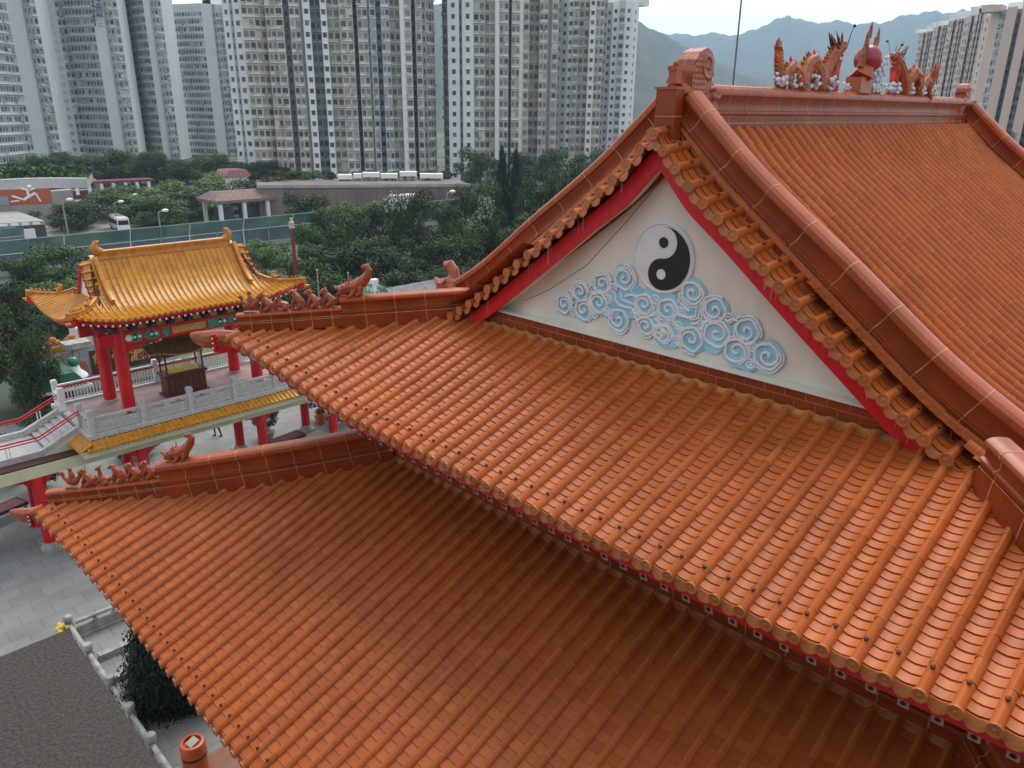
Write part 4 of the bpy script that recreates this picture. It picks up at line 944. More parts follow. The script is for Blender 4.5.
for sx in (-1, 1): mb = MB(); mb.box((PX+sx*3.4-.1, PY-1.24, -10.2), (PX+sx*3.4+.1, PY+1.24, -9.96)); kid(mb, 'beam', MAROON, pav)

# ---- incense burner
ib = thing('incense_burner', 'dark bronze incense burner with its own little tiled roof under the yellow pavilion', 'incense burner', (14.75, 39.8, DZ+.005))
mb = MB(); mb.box((-1.15, -.55, 0), (1.15, .55, .12)); mb.box((-1.02, -.48, .12), (1.02, .48, 1.1)); mb.box((-1.12, -.56, 1.1), (1.12, .56, 1.25)); mb.build('chest', MAROON, ib)
mb = MB()
for k in range(6): mb.obox(V((-.8+.32*k, -.485, .6)), V((.12, 0, 0)), V((0, .012, 0)), V((0, 0, .32)))
mb.build('relief_panels', BRONZE, ib)
for sx in (-1, 1):
    for sy in (-1, 1): mb = MB(); mb.lathe((sx*.95, sy*.42, 1.25), [(.06, 0), (.05, .1), (.05, .95), (.08, 1.05)], 8); mb.build('post', BRONZE, ib, 40)
mb = MB(); mb.box((-.75, -.3, 1.25), (.75, .3, 1.5)); mb.build('ash_tray', YEL, ib)
mb = MB()
for k in range(16): x = rnd.uniform(-.6, .6); y = rnd.uniform(-.2, .2); mb.sweep([(x, y, 1.5), (x+rnd.uniform(-.04, .04), y, 1.85)], .014, 4)
mb.build('incense_sticks', GOLD, ib)
mb = MB(); mb.box((-1.05, -.5, 2.2), (1.05, .5, 2.32)); mb.build('lintel', BRONZE, ib)
mb = MB(); zz = lambda u, w: 2.42+.45*w+.25*w*w+lift(1.5-abs(u), w, .28, 1.2)
for s in (-1, 1): tile_roof(mb, (0, s*.95, 0), (-s, 0, 0), (0, -s, 0), span(1.5, .15), lambda u: min(.93, 1.5-abs(u)), zz, r=.035, course=.12, joint=.2, sag=.02, lip=.012, nail=False, seg=4, dripd=.05)
zz2 = lambda u, w: 2.42+.45*w+.25*w*w+lift(.95-abs(u), w, .28, .9)
for s in (-1, 1): tile_roof(mb, (s*1.5, 0, 0), (0, -s, 0), (-s, 0, 0), span(.95, .15), lambda u: .95-abs(u), zz2, r=.035, course=.12, joint=.2, sag=.02, lip=.012, nail=False, seg=4, dripd=.05)
BRT = mk('old_bronze_tile', (.26, .14, .04), .45, .3, 6, tint=.2, metal=.4); mb.build('roof', [BRT, BRT, GOLD, BRT, BRT], ib, 40)
mb = MB(); ridge(mb, [(-.7, 0, 3.03), (0, 0, 3.0), (.7, 0, 3.03)], .14, .1, prof=PROF2, grout=False)
for sx in (-1, 1): mb.sweep([(sx*.7, 0, 3.1), (sx*.9, 0, 3.25)], [.07, .02], 6); [mb.sweep([(sx*1.5, sy*.95, 2.72), (sx*1.75, sy*1.15, 2.92)], [.05, .015], 6) for sy in (-1, 1)]
mb.build('roof_ridge', BRONZE, ib)

proto_r = None
for sy in (-1, 1):
    for k in range(38):
        u = -PHX+.2+.3*k
        o = None
        if proto_r is None: mb = MB(); mb.box((-.04, 0, -.04), (.04, .5, .04), 0); mb.box((-.045, -.012, -.045), (.045, 0, .045), 1); proto_r = mb.build('rafter', [RED, WHITE]); o = proto_r
        else: o = proto_r.copy(); C.objects.link(o)
        o.parent = pav; o.matrix_parent_inverse = Matrix.Translation(-pav.location); o.location = (PX+u, PY+sy*(PHY-.06), pzm(u, 0)-.30); o.rotation_euler = (0, 0, 0 if sy < 0 else PI)
# ================================================================== trees
def crown_mesh(seed, shape='round', n=5200, leaf=.055, blossom=False):
    r = random.Random(seed); mb = MB(); lobes = []
    if shape == 'cone':
        for k in range(26): h = k/25; rr = .42*(1-h)**.8; a = r.uniform(0, 6.28); lobes.append((V((math.cos(a)*rr*.6, math.sin(a)*rr*.6, h*1.0)), .10+.30*(1-h)**.9, r.random()))
    elif shape == 'flat':
        for k in range(12): a = r.uniform(0, 6.28); q = r.uniform(0, .75); lobes.append((V((math.cos(a)*q, math.sin(a)*q, r.choice((.35, .6, .8)))), r.uniform(.2, .34), r.random()))
    else:
        for k in range(20):
            a = r.uniform(0, 6.28); q = r.uniform(0, .72)**.8; z = r.uniform(.12, .86)
            q *= math.sqrt(max(.12, 1-((z-.45)/.55)**2)); lobes.append((V((math.cos(a)*q, math.sin(a)*q, z)), r.uniform(.16, .32), r.random()))
    tot = sum(l[1]**2 for l in lobes)
    for c, R, lt in lobes:
        for i in range(int(n*R*R/tot)):
            d = V((r.gauss(0, 1), r.gauss(0, 1), r.gauss(0, 1)+.25)).normalized()
            q = R*(r.random()**.28)*r.uniform(.85, 1.15); p = c+V((d.x*q, d.y*q, d.z*q*(.75 if shape != 'flat' else .35)))
            nrm = (d+V((r.uniform(-.8, .8), r.uniform(-.8, .8), r.uniform(-.3, .9)))).normalized(); a_ = nrm.orthogonal().normalized(); b_ = nrm.cross(a_)
            th = r.uniform(0, PI); u_ = a_*math.cos(th)+b_*math.sin(th); v_ = nrm.cross(u_); s = leaf*r.uniform(.6, 1.3)
            t_ = min(1, max(0, .25+.5*lt+r.uniform(-.3, .3)))
            m = 1 if blossom and r.random() < .32 and d.z > -.1 and lt > .55 else 0
            mb.poly([p-u_*s*.5, p+v_*s*.32, p+u_*s*.6, p-v_*s*.32], m, t_)
    return mb
def trunk_mesh(seed, h=.45, r0=.05):
    r = random.Random(seed); mb = MB(); mb.sweep([(0, 0, -.02), (.01, .01, h*.5), (0, .02, h), (.03, 0, h*1.5)], [r0*1.3, r0, r0*.75, r0*.3], 7)
    for k in range(6):
        a = k*1.05+r.uniform(-.3, .3); z = h*r.uniform(.7, 1.1); mb.sweep([(0, 0, z), (math.cos(a)*.2, math.sin(a)*.2, z+.16), (math.cos(a)*.42, math.sin(a)*.42, z+.30)], [r0*.55, r0*.32, r0*.1], 5)
    return mb
CROWN = {}; TRUNK = [trunk_mesh(k).build('trunk', BARK, smooth=50).data for k in range(3)]
for o in [o for o in bpy.data.objects if o.name.startswith('trunk')]: bpy.data.objects.remove(o)
def crown_data(kind, mat, seed):
    key = (kind, mat.name, seed)
    if key not in CROWN:
        leaf = {'round': .05, 'cone': .025, 'flat': .07}[kind]
        o = crown_mesh(seed*7+len(kind), kind, {'round': 8000, 'cone': 55000, 'flat': 2200}[kind], leaf, blossom=(seed >= 90)).build('crown', [mat, BLOS])
        CROWN[key] = o.data; bpy.data.objects.remove(o)
    return CROWN[key]
def tree(loc, wid, hgt, mat, label, name='tree', kind='round', seed=1, group=None, base=.22, cat='tree'):
    t_ = thing(name, label, cat, loc, rnd.uniform(0, 6.28), group)
    c = bpy.data.objects.new('crown', crown_data(kind, mat, seed)); C.objects.link(c); c.parent = t_; c.location = (0, 0, hgt*base); c.scale = (wid/2, wid/2, hgt*(1-base)/(1.1 if kind != 'cone' else 1.0))
    k = bpy.data.objects.new('trunk', TRUNK[seed % 3]); C.objects.link(k); k.parent = t_; k.scale = (hgt*.55, hgt*.55, hgt*.95)
    return t_
def tree_px(u, vt, D, wid, mat, label, **k):
    p = at_dist(u, vt, D); return tree((p.x, p.y, GZ), wid, p.z-GZ, mat, label, **k)
row = []
G1 = 'dark trees in the belt behind the temple roofs'
i = 0
for u, vt, D, wd_, m, lab in [
    (316, 214, 96, 8, LF_M, 'bright bushy tree just right of the pavilion roof, hiding the end of the teal barrier'), (345, 206, 100, 8.5, LF_D, 'dark round tree rising over the right end of the teal barrier'),
    (378, 196, 104, 9, LF_D, 'dark tree under the white shelters of the far podium'), (444, 192, 108, 9, LF_M, 'mid green tree to the right of the blossoming tree'),
    (474, 176, 112, 9.5, LF_D, 'tall dark tree standing left of the pointed evergreens'), (540, 163, 104, 9, LF_D, 'tall dark tree rising behind the middle of the left rake of the gable'),
    (572, 158, 100, 9, LF_M, 'mid green tree whose top shows just below the cluster of round towers'), (600, 152, 96, 9, LF_D, 'dark tree touching the left rake of the big gable near its upper third'), (628, 128, 108, 8, LF_D, 'dark tree peeping out beside the gable apex under the hill'),
    (300, 246, 80, 8, LF_M, 'light leafed tree beside the red pole with the gold tip'), (332, 236, 84, 9, LF_D, 'dark tree behind the first small beasts of the upper hip ridge'), (366, 232, 82, 9, LF_D, 'dark tree rising above the green tiled dome'),
    (400, 240, 80, 9, LF_D, 'dark tree behind the curl-tailed beast of the upper hip ridge'), (436, 226, 82, 9, LF_D, 'dark tree above the dragon at the foot of the left rake'), (470, 222, 84, 9, LF_D, 'dark tree behind the lower end of the left rake'), (505, 206, 88, 9, LF_M, 'greener tree half hidden by the lower left rake'), (545, 200, 84, 8, LF_D, 'dark tree cut off by the left rake below its middle'),
    (270, 262, 74, 8, LF_D, 'dark tree just above the right corner of the yellow pavilion roof'), (310, 268, 70, 8, LF_D, 'low dark tree behind the red pole'), (345, 266, 72, 8, LF_D, 'low dark tree between the two thin grey poles and the green dome'), (420, 262, 78, 8, LF_D, 'low dark tree above the grey metal roof'), (460, 262, 74, 8, LF_D, 'low dark tree tucked behind the foot of the left rake')]:
    i += 1; tree_px(u, vt, D, wd_*1.12, m, lab, seed=1+i % 5, group=G1, base=.1)
tree_px(410, 183, 94, 9.5, LF_D, 'dark tree sprinkled with white blossom in front of the far podium wall', name='blossoming_tree', seed=91, base=.12)
tree_px(487, 190, 90, 7, LF_D, 'smaller tree with a few white blossoms left of the gable rake', name='blossoming_tree', seed=92, base=.12)
for u, vt, lab in ((502, 150, 'taller of the two pointed evergreens in front of the white towers'), (516, 153, 'shorter pointed evergreen to the right of its twin'), ): tree_px(u, vt, 128, 7, LF_C, lab, name='evergreen_tree', kind='cone', seed=3, base=.05)
for u, vt, D, wd_, m, lab in [
    (-4, 292, 60, 7, LF_D, 'large dark tree at the left edge beside the yellow pavilion'), (20, 316, 56, 4, LF_D, 'smaller dark tree with a slim trunk left of the stone gate'), (66, 298, 74, 4.5, LF_M, 'tree with a leaning trunk showing below the left corner of the yellow roof'),
    (20, 246, 96, 9, LF_M, 'mid green tree spilling over the left end of the teal barrier'), (62, 240, 98, 11, LF_M, 'broad green tree in front of the teal barrier left of the pavilion ridge'), (40, 276, 80, 8, LF_L, 'light green shrubby tree above the left corner of the yellow roof'), (8, 270, 76, 8, LF_D, 'dark tree at the left edge below the teal barrier'), (95, 270, 84, 8, LF_D, 'dark tree peeping over the left gable of the pavilion'),
    (262, 238, 98, 9, LF_L, 'light green tree below the right part of the teal barrier'), (240, 246, 92, 7, LF_M, 'green tree just right of the ridge end of the yellow pavilion')]:
    i += 1; tree_px(u, vt, D, wd_, m, lab, seed=1+i % 5, group='trees around the courtyard', base=.16)
for u, vt, D, wd_, m, lab in [
    (56, 204, 150, 9, LF_D, 'dark tree next to the orange hoarding'), (74, 200, 148, 9, LF_D, 'umbrella shaped tree standing alone by the road'), (108, 190, 160, 12, LF_M, 'green tree under the maroon footbridge'), (128, 188, 165, 12, LF_M, 'green tree just behind the white bus'),
    (150, 196, 150, 12, LF_M, 'rounded green tree to the right of the white bus'), (172, 182, 160, 15, LF_L, 'big light green tree in front of the fourth slab tower'), (196, 186, 158, 15, LF_M, 'big mid green tree left of the brown roofed shelter'), (214, 176, 175, 13, LF_L, 'light green tree below the pink hut'),
    (236, 190, 170, 12, LF_B, 'reddish dark tree behind the brown roofed shelter'), (262, 180, 165, 14, LF_D, 'dark tree right of the brown roofed shelter'), (284, 176, 160, 12, LF_B, 'reddish dark tree against the left end of the far podium wall'), (300, 190, 130, 9, LF_D, 'small dark tree above the teal barrier near the white panel'), (330, 204, 125, 9, LF_M, 'low green tree in front of the far podium wall'), (360, 200, 125, 9, LF_L, 'low light tree in front of the far podium wall'), (478, 184, 150, 10, LF_M, 'small tree at the foot of the white tower'), (440, 186, 150, 10, LF_D, 'small dark tree at the right end of the far podium wall')]:
    i += 1; tree_px(u, vt-4, D, wd_*1.35, m, lab, seed=1+i % 5, group='trees across the highway', base=.1)
ORD = 'first second third fourth fifth sixth seventh eighth ninth tenth eleventh twelfth thirteenth fourteenth fifteenth sixteenth seventeenth eighteenth nineteenth twentieth'.split()
for k_, (u, vt) in enumerate([(4, 166), (22, 158), (44, 152), (60, 158), (78, 162), (98, 156), (118, 152), (134, 150), (150, 153), (166, 158), (184, 160), (206, 157), (222, 162), (240, 166), (256, 164), (274, 168), (480, 150), (530, 152), (560, 150), (592, 150)]):
    i += 1; tree_px(u, vt-5, 232 if u < 300 else 215, 17, (LF_D, LF_M, LF_D)[k_ % 3], ORD[k_]+' tree from the left in the row at the foot of the towers', seed=1+i % 5, group='trees at the foot of the towers', base=.05)
for k_, (x, y) in enumerate([(300, 60), (310, 72), (318, 86), (290, 50)]):
    tree((x, y, GZ), 22, 16, LF_D, ORD[k_]+' tree beyond the far end of the temple roof at the right edge', seed=1+k_, group='trees beyond the far ridge end')
tree((13.6, 45.6, GZ), 3.4, 2.3, LF_C, 'dark rounded bush on the paving seen under the bridge deck', name='clipped_bush', seed=4, base=.02, cat='bush')
for x, y, w_, h_, m, lab in ((7.2, 46.5, 3.6, 3.6, LF_C, 'dark conical bush behind the lower landing of the stone steps'), (8.3, 44.6, 3., 2.8, LF_C, 'dark rounded bush seen through the red handrail'), (6.6, 50.5, 4, 2.2, LF_D, 'low green shrubs left of the white wall end'), (10.5, 52, 4, 1.8, LF_D, 'low shrubs behind the rear balustrade corner'), (12.5, 55, 5, 1.6, LF_L, 'light green hedge clump near the stone gate')):
    tree((x, y, GZ), w_, h_, m, lab, name='bush', seed=2, base=.02, cat='bush')
cy = tree((7.7, 24.0, GZ), 7.6, 7.6, LF_C, 'dark conical cypress between the granite balustrade and the temple eave', name='cypress', kind='cone', seed=5, base=.02)
for q in (2.1, 4.2): c_ = bpy.data.objects.new('foliage', crown_data('cone', LF_C, 5)); C.objects.link(c_); c_.parent = cy; c_.rotation_euler = (0, 0, q); c_.location = (0, 0, .1); c_.scale = (3.5, 3.5, 7.0)

# ================================================================== road, barriers and things across the highway
ASPH = mk('road_asphalt', (.16, .155, .15), .9, .15, .4); CONC = mk('concrete', (.34, .33, .31), .85, .15, .5, streak=True); CONCB = mk('podium_concrete', (.20, .165, .14), .85, .2, .25, streak=True)
TEAL = mk('teal_panel', (.16, .25, .25), .25, .25, .4, spec=.6); TEALB = mk('blue_grey_pane', (.12, .16, .20), .2, .3, .3, spec=.6); TEALR = mk('teal_rail', (.22, .34, .34), .5)
def flat(name, a, b, z, mat): mb = MB(); mb.box((a[0], a[1], z-.3), (b[0], b[1], z)); tag(mb.build(name, mat), kind='structure')
flat('highway_road', (-80, 109.6), (260, 127), GZ+.03, ASPH)
mb = MB(); mb.prism([(27, 128, GZ-.2), (44, 128, GZ-.2), (64, 215, GZ-.2), (50, 215, GZ-.2)], (0, 0, .24)); tag(mb.build('side_road', mk('pale_road', (.30, .285, .26), .9, .1, .3)), kind='structure')
mb = MB()
for x in range(-80, 260, 6):
    for y in (115.5, 121.3): mb.box((x, y-.08, GZ+.031), (x+2.5, y+.08, GZ+.036))
tag(mb.build('road_markings', WHITE), kind='structure')
def barrier(y, xa, xb, label, h=4.3, step=4.0):
    t_ = thing('noise_barrier', label, 'noise barrier', ((xa+xb)/2, y, GZ)); mb = MB(); mb2 = MB(); mb3 = MB(); mb4 = MB(); x = xa
    kid((lambda m: (m.box((xa, y-.2, GZ), (xb, y+.2, GZ+.7)), m)[1])(MB()), 'kerb_wall', CONC, t_)
    while x < xb-.1:
        mb.box((x+.05, y-.04, GZ+.7), (x+step-.05, y+.04, GZ+h*.60)); mb2.prism([(x+.05, y-.05, GZ+h*.62), (x+.05, y+.03, GZ+h*.62), (x+.05, y-.72, GZ+h), (x+.05, y-.80, GZ+h)], (step-.1, 0, 0))
        p = MB(); p.box((x-.07, y-.16, GZ+.7), (x+.07, y-.045, GZ+h*.62)); p.bar((x, y-.06, GZ+h*.6), (x, y-.8, GZ+h+.02), .12, .12, up=V((1, 0, 0)))
        if -5 < x < 110: kid(p, 'post', WHITE if (int(x/step) % 2) else TEALR, t_)
        x += step
    kid(mb, 'lower_panes', TEALB, t_); kid(mb2, 'upper_panes', TEAL, t_); m3 = MB(); m3.box((xa, y-.86, GZ+h-.01), (xb, y-.70, GZ+h+.1)); kid(m3, 'top_rail', TEALR, t_); m3 = MB(); m3.box((xa, y-.1, GZ+h*.6), (xb, y-.041, GZ+h*.62)); kid(m3, 'mid_rail', WHITE, t_)
    return t_
nb_ = barrier(109, -60, 150, 'long teal glass noise barrier along the near side of the highway')
mb = MB(); p = at_dist(319, 222, 109*1.14); mb.box((61.2, 108.86, GZ+.9), (64.6, 108.93, GZ+2.75)); kid(mb, 'white_pane', WHITE, nb_)
barrier(127.6, -60, 27, 'second teal noise barrier on the far side of the highway, at the left edge', 3.4)
mb = MB(); mb.box((-60, 130, GZ), (30, 130.6, GZ+2.6)); tag(mb.build('parapet_wall', WHITE), 'long low white parapet wall behind the left part of the highway', 'wall')
# bus
bx = thing('bus', 'white minibus with dark windows on the road beyond the highway', 'bus', (44.8, 139.5, GZ), 1.47); bx.scale = (.75, .8, .75)
mb = MB(); mb.box((-4.2, -1.15, .45), (4.2, 1.15, 2.95)); mb.box((-3.9, -1.0, 2.95), (3.9, 1.0, 3.1)); mb.build('body', WHITE, bx)
mb = MB(); mb.box((-4.0, -1.16, 1.5), (3.9, -1.151, 2.5)); mb.box((-4.0, 1.151, 1.5), (3.9, 1.16, 2.5)); mb.build('side_windows', BLACK, bx); mb = MB(); mb.box((4.201, -1.0, 1.4), (4.21, 1.0, 2.6)); mb.box((-4.21, -1.0, 1.5), (-4.201, 1.0, 2.5)); mb.build('window_panes', BLACK, bx)
for x in (-2.6, 2.6):
    for y in (-1.05, 1.05): mb = MB(); mb.lathe((x, y-.12, .48), [(.47, 0), (.47, .24)], 14, 0, V((0, 1, 0))); mb.build('wheel', BLACK, bx)
# brown roofed shelter
sh = thing('roadside_shelter', 'brown roofed open shelter with white columns beyond the teal barrier', 'shelter', (66, 137, GZ))
mb = MB(); mb.prism([(58.6, 132, GZ+4.1), (73.5, 132, GZ+4.1), (72.0, 135, GZ+5.6), (60.2, 135, GZ+5.6)], (0, .3, 0)); mb.prism([(58.6, 132, GZ+3.8), (73.5, 132, GZ+3.8), (73.5, 132, GZ+4.3), (58.6, 132, GZ+4.3)], (0, 8, 0)); mb.prism([(58.6, 132, GZ+4.3), (58.6, 140, GZ+4.3), (60, 137.5, GZ+5.5), (60, 134.5, GZ+5.5)], (13.5, 0, 0)); kid(mb, 'roof', mk('brown_roof_tile', (.22, .145, .12), .8, .25, 2), sh)
for x in (59.6, 64, 68.5, 72.5):
    for y in (132.6, 139): mb = MB(); mb.box((x-.3, y-.3, GZ), (x+.3, y+.3, GZ+3.8)); kid(mb, 'column', WHITE, sh)
mb = MB(); mb.box((61, 137, GZ), (64, 138.4, GZ+2.6)); mb.box((65.5, 136, GZ), (71, 138.2, GZ+2.9)); kid(mb, 'kiosk', TEALB, sh)
# maroon covered footbridge
fb = thing('covered_footbridge', 'maroon covered footbridge with white posts in front of the left towers', 'footbridge', (58, 205, GZ))
fa, fe = at_dist(44, 186, 200), at_dist(152, 186, 205); fa.z = fe.z = GZ
zb = at_dist(90, 193, 202).z; ztp = at_dist(90, 182, 202).z
mb = MB(); mb.bar((fa.x, fa.y, zb-.4), (fe.x, fe.y, zb-.4), 3.2, .6); mb.bar((fa.x, fa.y-1.5, zb+.35), (fe.x, fe.y-1.5, zb+.35), .12, 1.0); kid(mb, 'deck', MAROON, fb)
mb = MB(); mb.bar((fa.x, fa.y, ztp), (fe.x, fe.y, ztp), 4, .5); kid(mb, 'roof', mk('maroon_roof', (.20, .05, .055), .6), fb)
for k in range(9): p = fa.lerp(fe, (k+.3)/8.8); mb = MB(); mb.box((p.x-.35, p.y-1.9, zb-.1), (p.x+.35, p.y-1.6, ztp-.25)); kid(mb, 'post', WHITE, fb)
for k in range(4): p = fa.lerp(fe, (k+.5)/4); mb = MB(); mb.box((p.x-.4, p.y-.4, GZ), (p.x+.4, p.y+.4, zb-.7)); kid(mb, 'pier', CONC, fb)
mb = MB(); a_ = at_dist(66, 176, 215); b_ = at_dist(96, 181, 215); mb.bar(a_, b_, 5, .5); mb.box((a_.x-.3, a_.y-.3, GZ), (a_.x+.3, a_.y+.3, a_.z)); mb.box((b_.x-.3, b_.y-.3, GZ), (b_.x+.3, b_.y+.3, b_.z)); kid(mb, 'ramp_roof', mk('grey_red_roof', (.33, .25, .24), .7), fb)
# station podium at the left edge: white curved canopy with planting, orange hoarding, ramp
pd = thing('station_podium', 'grey podium with a curved white planted canopy at the left edge', 'podium', (28, 160, GZ))
mb = MB(); pts = []
for k in range(9):
    f = k/8; p = at_dist(-60+148*f, 197-9*f-3*math.sin(f*PI), 152+14*f); pts.append(p)
rows = [[p+V((0, 0, 0)), p+V((0, 0, 1.7)), p+V((6, 16, 1.7)), p+V((6, 16, 0))] for p in pts]; mb.grid(rows, closed=True); mb.poly(rows[-1]); kid(mb, 'canopy', mk('canopy_white', (.50, .51, .51), .7, .1), pd, smooth=35)
hm = MB()
for i_ in range(5200):
    f = rnd.random()*7.99; k_ = int(f); p = pts[k_].lerp(pts[k_+1], f-k_)+V((6, 16, 0))*rnd.uniform(.12, .95)+V((0, 0, 1.7+rnd.random()**2*1.6)); q_ = V((rnd.gauss(0, 1), rnd.gauss(0, 1), rnd.gauss(0, 1))).normalized(); a1 = q_.orthogonal()*.3; b1 = q_.cross(a1); hm.poly([p-a1, p+b1, p+a1, p-b1], 0, rnd.random())
kid(hm, 'roof_planting', LF_M, pd)['kind'] = 'stuff'
mb = MB(); a_ = at_dist(-60, 207, 150); b_ = at_dist(80, 205, 158); mb.prism([(a_.x, a_.y+3, GZ), (b_.x, b_.y+3, GZ), (b_.x, b_.y+3, b_.z+2.4), (a_.x, a_.y+3, b_.z+2.4)], (2, 10, 0)); kid(mb, 'block', CONC, pd)
a_ = at_dist(-20, 243, 134); b_ = at_dist(48, 240, 134); zt_ = at_dist(20, 226, 134).z; z2_ = at_dist(20, 222, 134).z
mb = MB(); mb.prism([(a_.x, a_.y, GZ), (b_.x, b_.y, GZ), (b_.x, b_.y, zt_), (a_.x, a_.y, zt_)], (0, 14, 0)); kid(mb, 'dark_wall', mk('dark_wall_paint', (.07, .065, .065), .8), pd)
mb = MB(); mb.prism([(a_.x, a_.y-.1, zt_+.01), (b_.x, b_.y-.1, zt_+.01), (b_.x, b_.y-.1, z2_), (a_.x, a_.y-.1, z2_)], (0, 15, 0)); kid(mb, 'ramp_parapet', CONC, pd)
mb = MB()
for k in range(6): p = a_.lerp(b_, (k+.4)/6.2); mb.box((p.x-.5, p.y-.2, zt_+.1), (p.x+.5, p.y-.11, z2_-.1))
kid(mb, 'painted_marks', WHITE, pd)
hb = thing('advertising_hoarding', 'orange advertising hoarding with a white running figure at the left edge', 'hoarding', at_dist(26, 205, 151))
P0, P1h = at_dist(-8, 206, 149), at_dist(53, 204, 149); dd = (P1h-P0); dd.z = 0; dl = dd.length; dd.normalize(); hh = at_dist(26, 189, 149).z-at_dist(26, 205, 149).z
ORG = mk('orange_print', (.42, .10, .035), .5, .15, .15); mb = MB(); c = (P0+P1h)/2; mb.obox(c+V((0, 0, hh/2)), dd*dl/2, V((-dd.y, dd.x, 0))*.12, V((0, 0, hh/2))); kid(mb, 'board', ORG, hb)
nn_ = V((dd.y, -dd.x, 0)); mb = MB(); mb.obox(P0+dd*dl*.12+V((0, 0, hh*.3))+nn_*.13, dd*dl*.16, nn_*.01, V((0, 0, hh*.28))); kid(mb, 'grey_print', mk('grey_print', (.25, .27, .28)), hb)
mb = MB(); q0 = P0+dd*dl*.60+nn_*.15; zz_ = lambda a, b: q0+dd*a+V((0, 0, hh*.5+b))
for a, b, r_ in ([(-2.1, .2), (-.6, -.5), .28], [(-.6, -.5), (1.2, .5), .38], [(1.2, .5), (1.7, -.9), .26], [(.2, .1), (.1, 1.2), .34], [(.1, 1.0), (-.7, 1.3), .22], [(.3, .9), (1.3, 1.25), .2], [(-1.2, -.6), (-2.4, -.7), .2]): mb.bar(zz_(*a), zz_(*b), .02, r_*1.3, up=dd.cross(V((0, 0, 1)))) if False else mb.sweep([zz_(*a), zz_(*b)], r_*.6, 6)
mb.ball(zz_(.5, 1.5), .32); kid(mb, 'white_figure', WHITE, hb)
# podium wall under the central towers, with white shelters
pw = thing('tower_podium', 'long grey brown podium wall at the foot of the central towers', 'podium', (130, 185, GZ))
A, B = at_dist(258, 196, 150), at_dist(470, 190, 150); za = at_dist(360, 184, 150).z
mb = MB(); mb.prism([(A.x, A.y, GZ), (B.x, B.y, GZ), (B.x, B.y, za), (A.x, A.y, za)], (5, 10, 0)); kid(mb, 'wall', CONCB, pw)
mb = MB(); mb.prism([(A.x-.1, A.y-.3, za-.5), (B.x, B.y-.3, za-.5), (B.x, B.y-.3, za+.05), (A.x-.1, A.y-.3, za+.05)], (0, .25, 0)); kid(mb, 'coping', CONC, pw)
mb = MB()
for k in range(30): p = A.lerp(B, (k+.5)/30); d_ = (B-A).normalized(); mb.obox(V((p.x, p.y-.12, (GZ+za)/2)), d_*.12, V((0, .1, 0)), V((0, 0, (za-GZ)/2-.6)))
kid(mb, 'ribs', CONCB, pw)
for k, (u0, u1, vt) in enumerate(((338, 352, 176), (354, 362, 175), (363, 380, 174), (381, 398, 175), (400, 417, 173), (420, 443, 175))):
    s_ = thing('white_shelter', '%s white shelter from the left on the podium below the central towers' % ('first', 'second', 'third', 'fourth', 'fifth', 'sixth')[k], 'shelter', at_dist((u0+u1)/2, 182, 158), group='white shelters on the podium')
    a_, b_ = at_dist(u0, 182, 158), at_dist(u1, 182, 158); a_.z = b_.z = za; zt_ = at_dist(u0, vt-2, 158).z
    m_ = MB(); m_.bar((a_.x, a_.y, zt_-.5), (b_.x, b_.y, zt_-.5), 3, .8); kid(m_, 'roof', WHITE, s_)
    for f in (.1, .5, .9): p = a_.lerp(b_, f); m_ = MB(); m_.box((p.x-.3, p.y-.4, za), (p.x+.3, p.y+.4, zt_-1.0)); kid(m_, 'post', WHITE, s_)
mb = MB(); c = at_dist(407, 197, 142); mb.box((c.x-4, c.y-3, GZ), (c.x+2, c.y, c.z+.6)); tag(mb.build('flat_roofed_kiosk', WHITE), 'white flat roofed kiosk in front of the far podium wall', 'kiosk')
mb = MB(); c = at_dist(448, 200, 190); 
hut = thing('pink_hut', 'small hut with a pink roof among the trees below the slab towers', 'hut', at_dist(233, 178, 215)); hut.location.z = GZ
mb = MB(); zt_ = at_dist(233, 176, 215).z-GZ; mb.box((-3, -2.5, 0), (3, 2.5, zt_)); mb.build('wall', CREAM, hut); mb = MB(); mb.prism([(-3.6, -3, zt_), (3.6, -3, zt_), (2.4, -3, zt_+1.7), (-2.4, -3, zt_+1.7)], (0, 6, 0)); mb.build('roof', mk('pink_roof', (.5, .2, .2), .7), hut)
for k_ in range(14):
    u = 282+12.5*k_; p = at_dist(u, 180, 160+1.0*(k_ % 2)); t_ = tree((p.x, p.y, za), 3+1.5*(k_ % 2), 1.9, (LF_M, LF_D, LF_L)[k_ % 3], ORD[k_]+' small shrub from the left on top of the podium behind the white shelters', name='podium_shrub', seed=1+k_ % 5, group='shrubs on the podium', base=.02, cat='shrub')
# street lamps
for u, vt, D, lab in ((62, 201, 142, 'street lamp left of the lone umbrella shaped tree'), (114, 203, 146, 'street lamp standing behind the bus'), (129, 196, 160, 'taller street lamp under the footbridge'), (158, 212, 130, 'street lamp over the teal barrier right of the bus'), (447, 193, 120, 'pale lamp post in front of the far podium wall')):
    p = at_dist(u, vt, D); h_ = p.z-GZ; t_ = thing('street_lamp', lab, 'street lamp', (p.x, p.y, GZ), group='street lamps by the highway')
    mb = MB(); mb.lathe((0, 0, 0), [(.14, 0), (.09, h_-.2)], 8); mb.sweep([(0, 0, h_-.2), (.3, 0, h_+.1), (1.0, 0, h_+.15)], .07, 6); mb.build('pole', CONC, t_, 40)
    mb = MB(); mb.ball((1.1, 0, h_+.15), .42, 0, 8, 6, (1.3, 1, .6)); mb.build('lamp_head', WHITE, t_, 60)
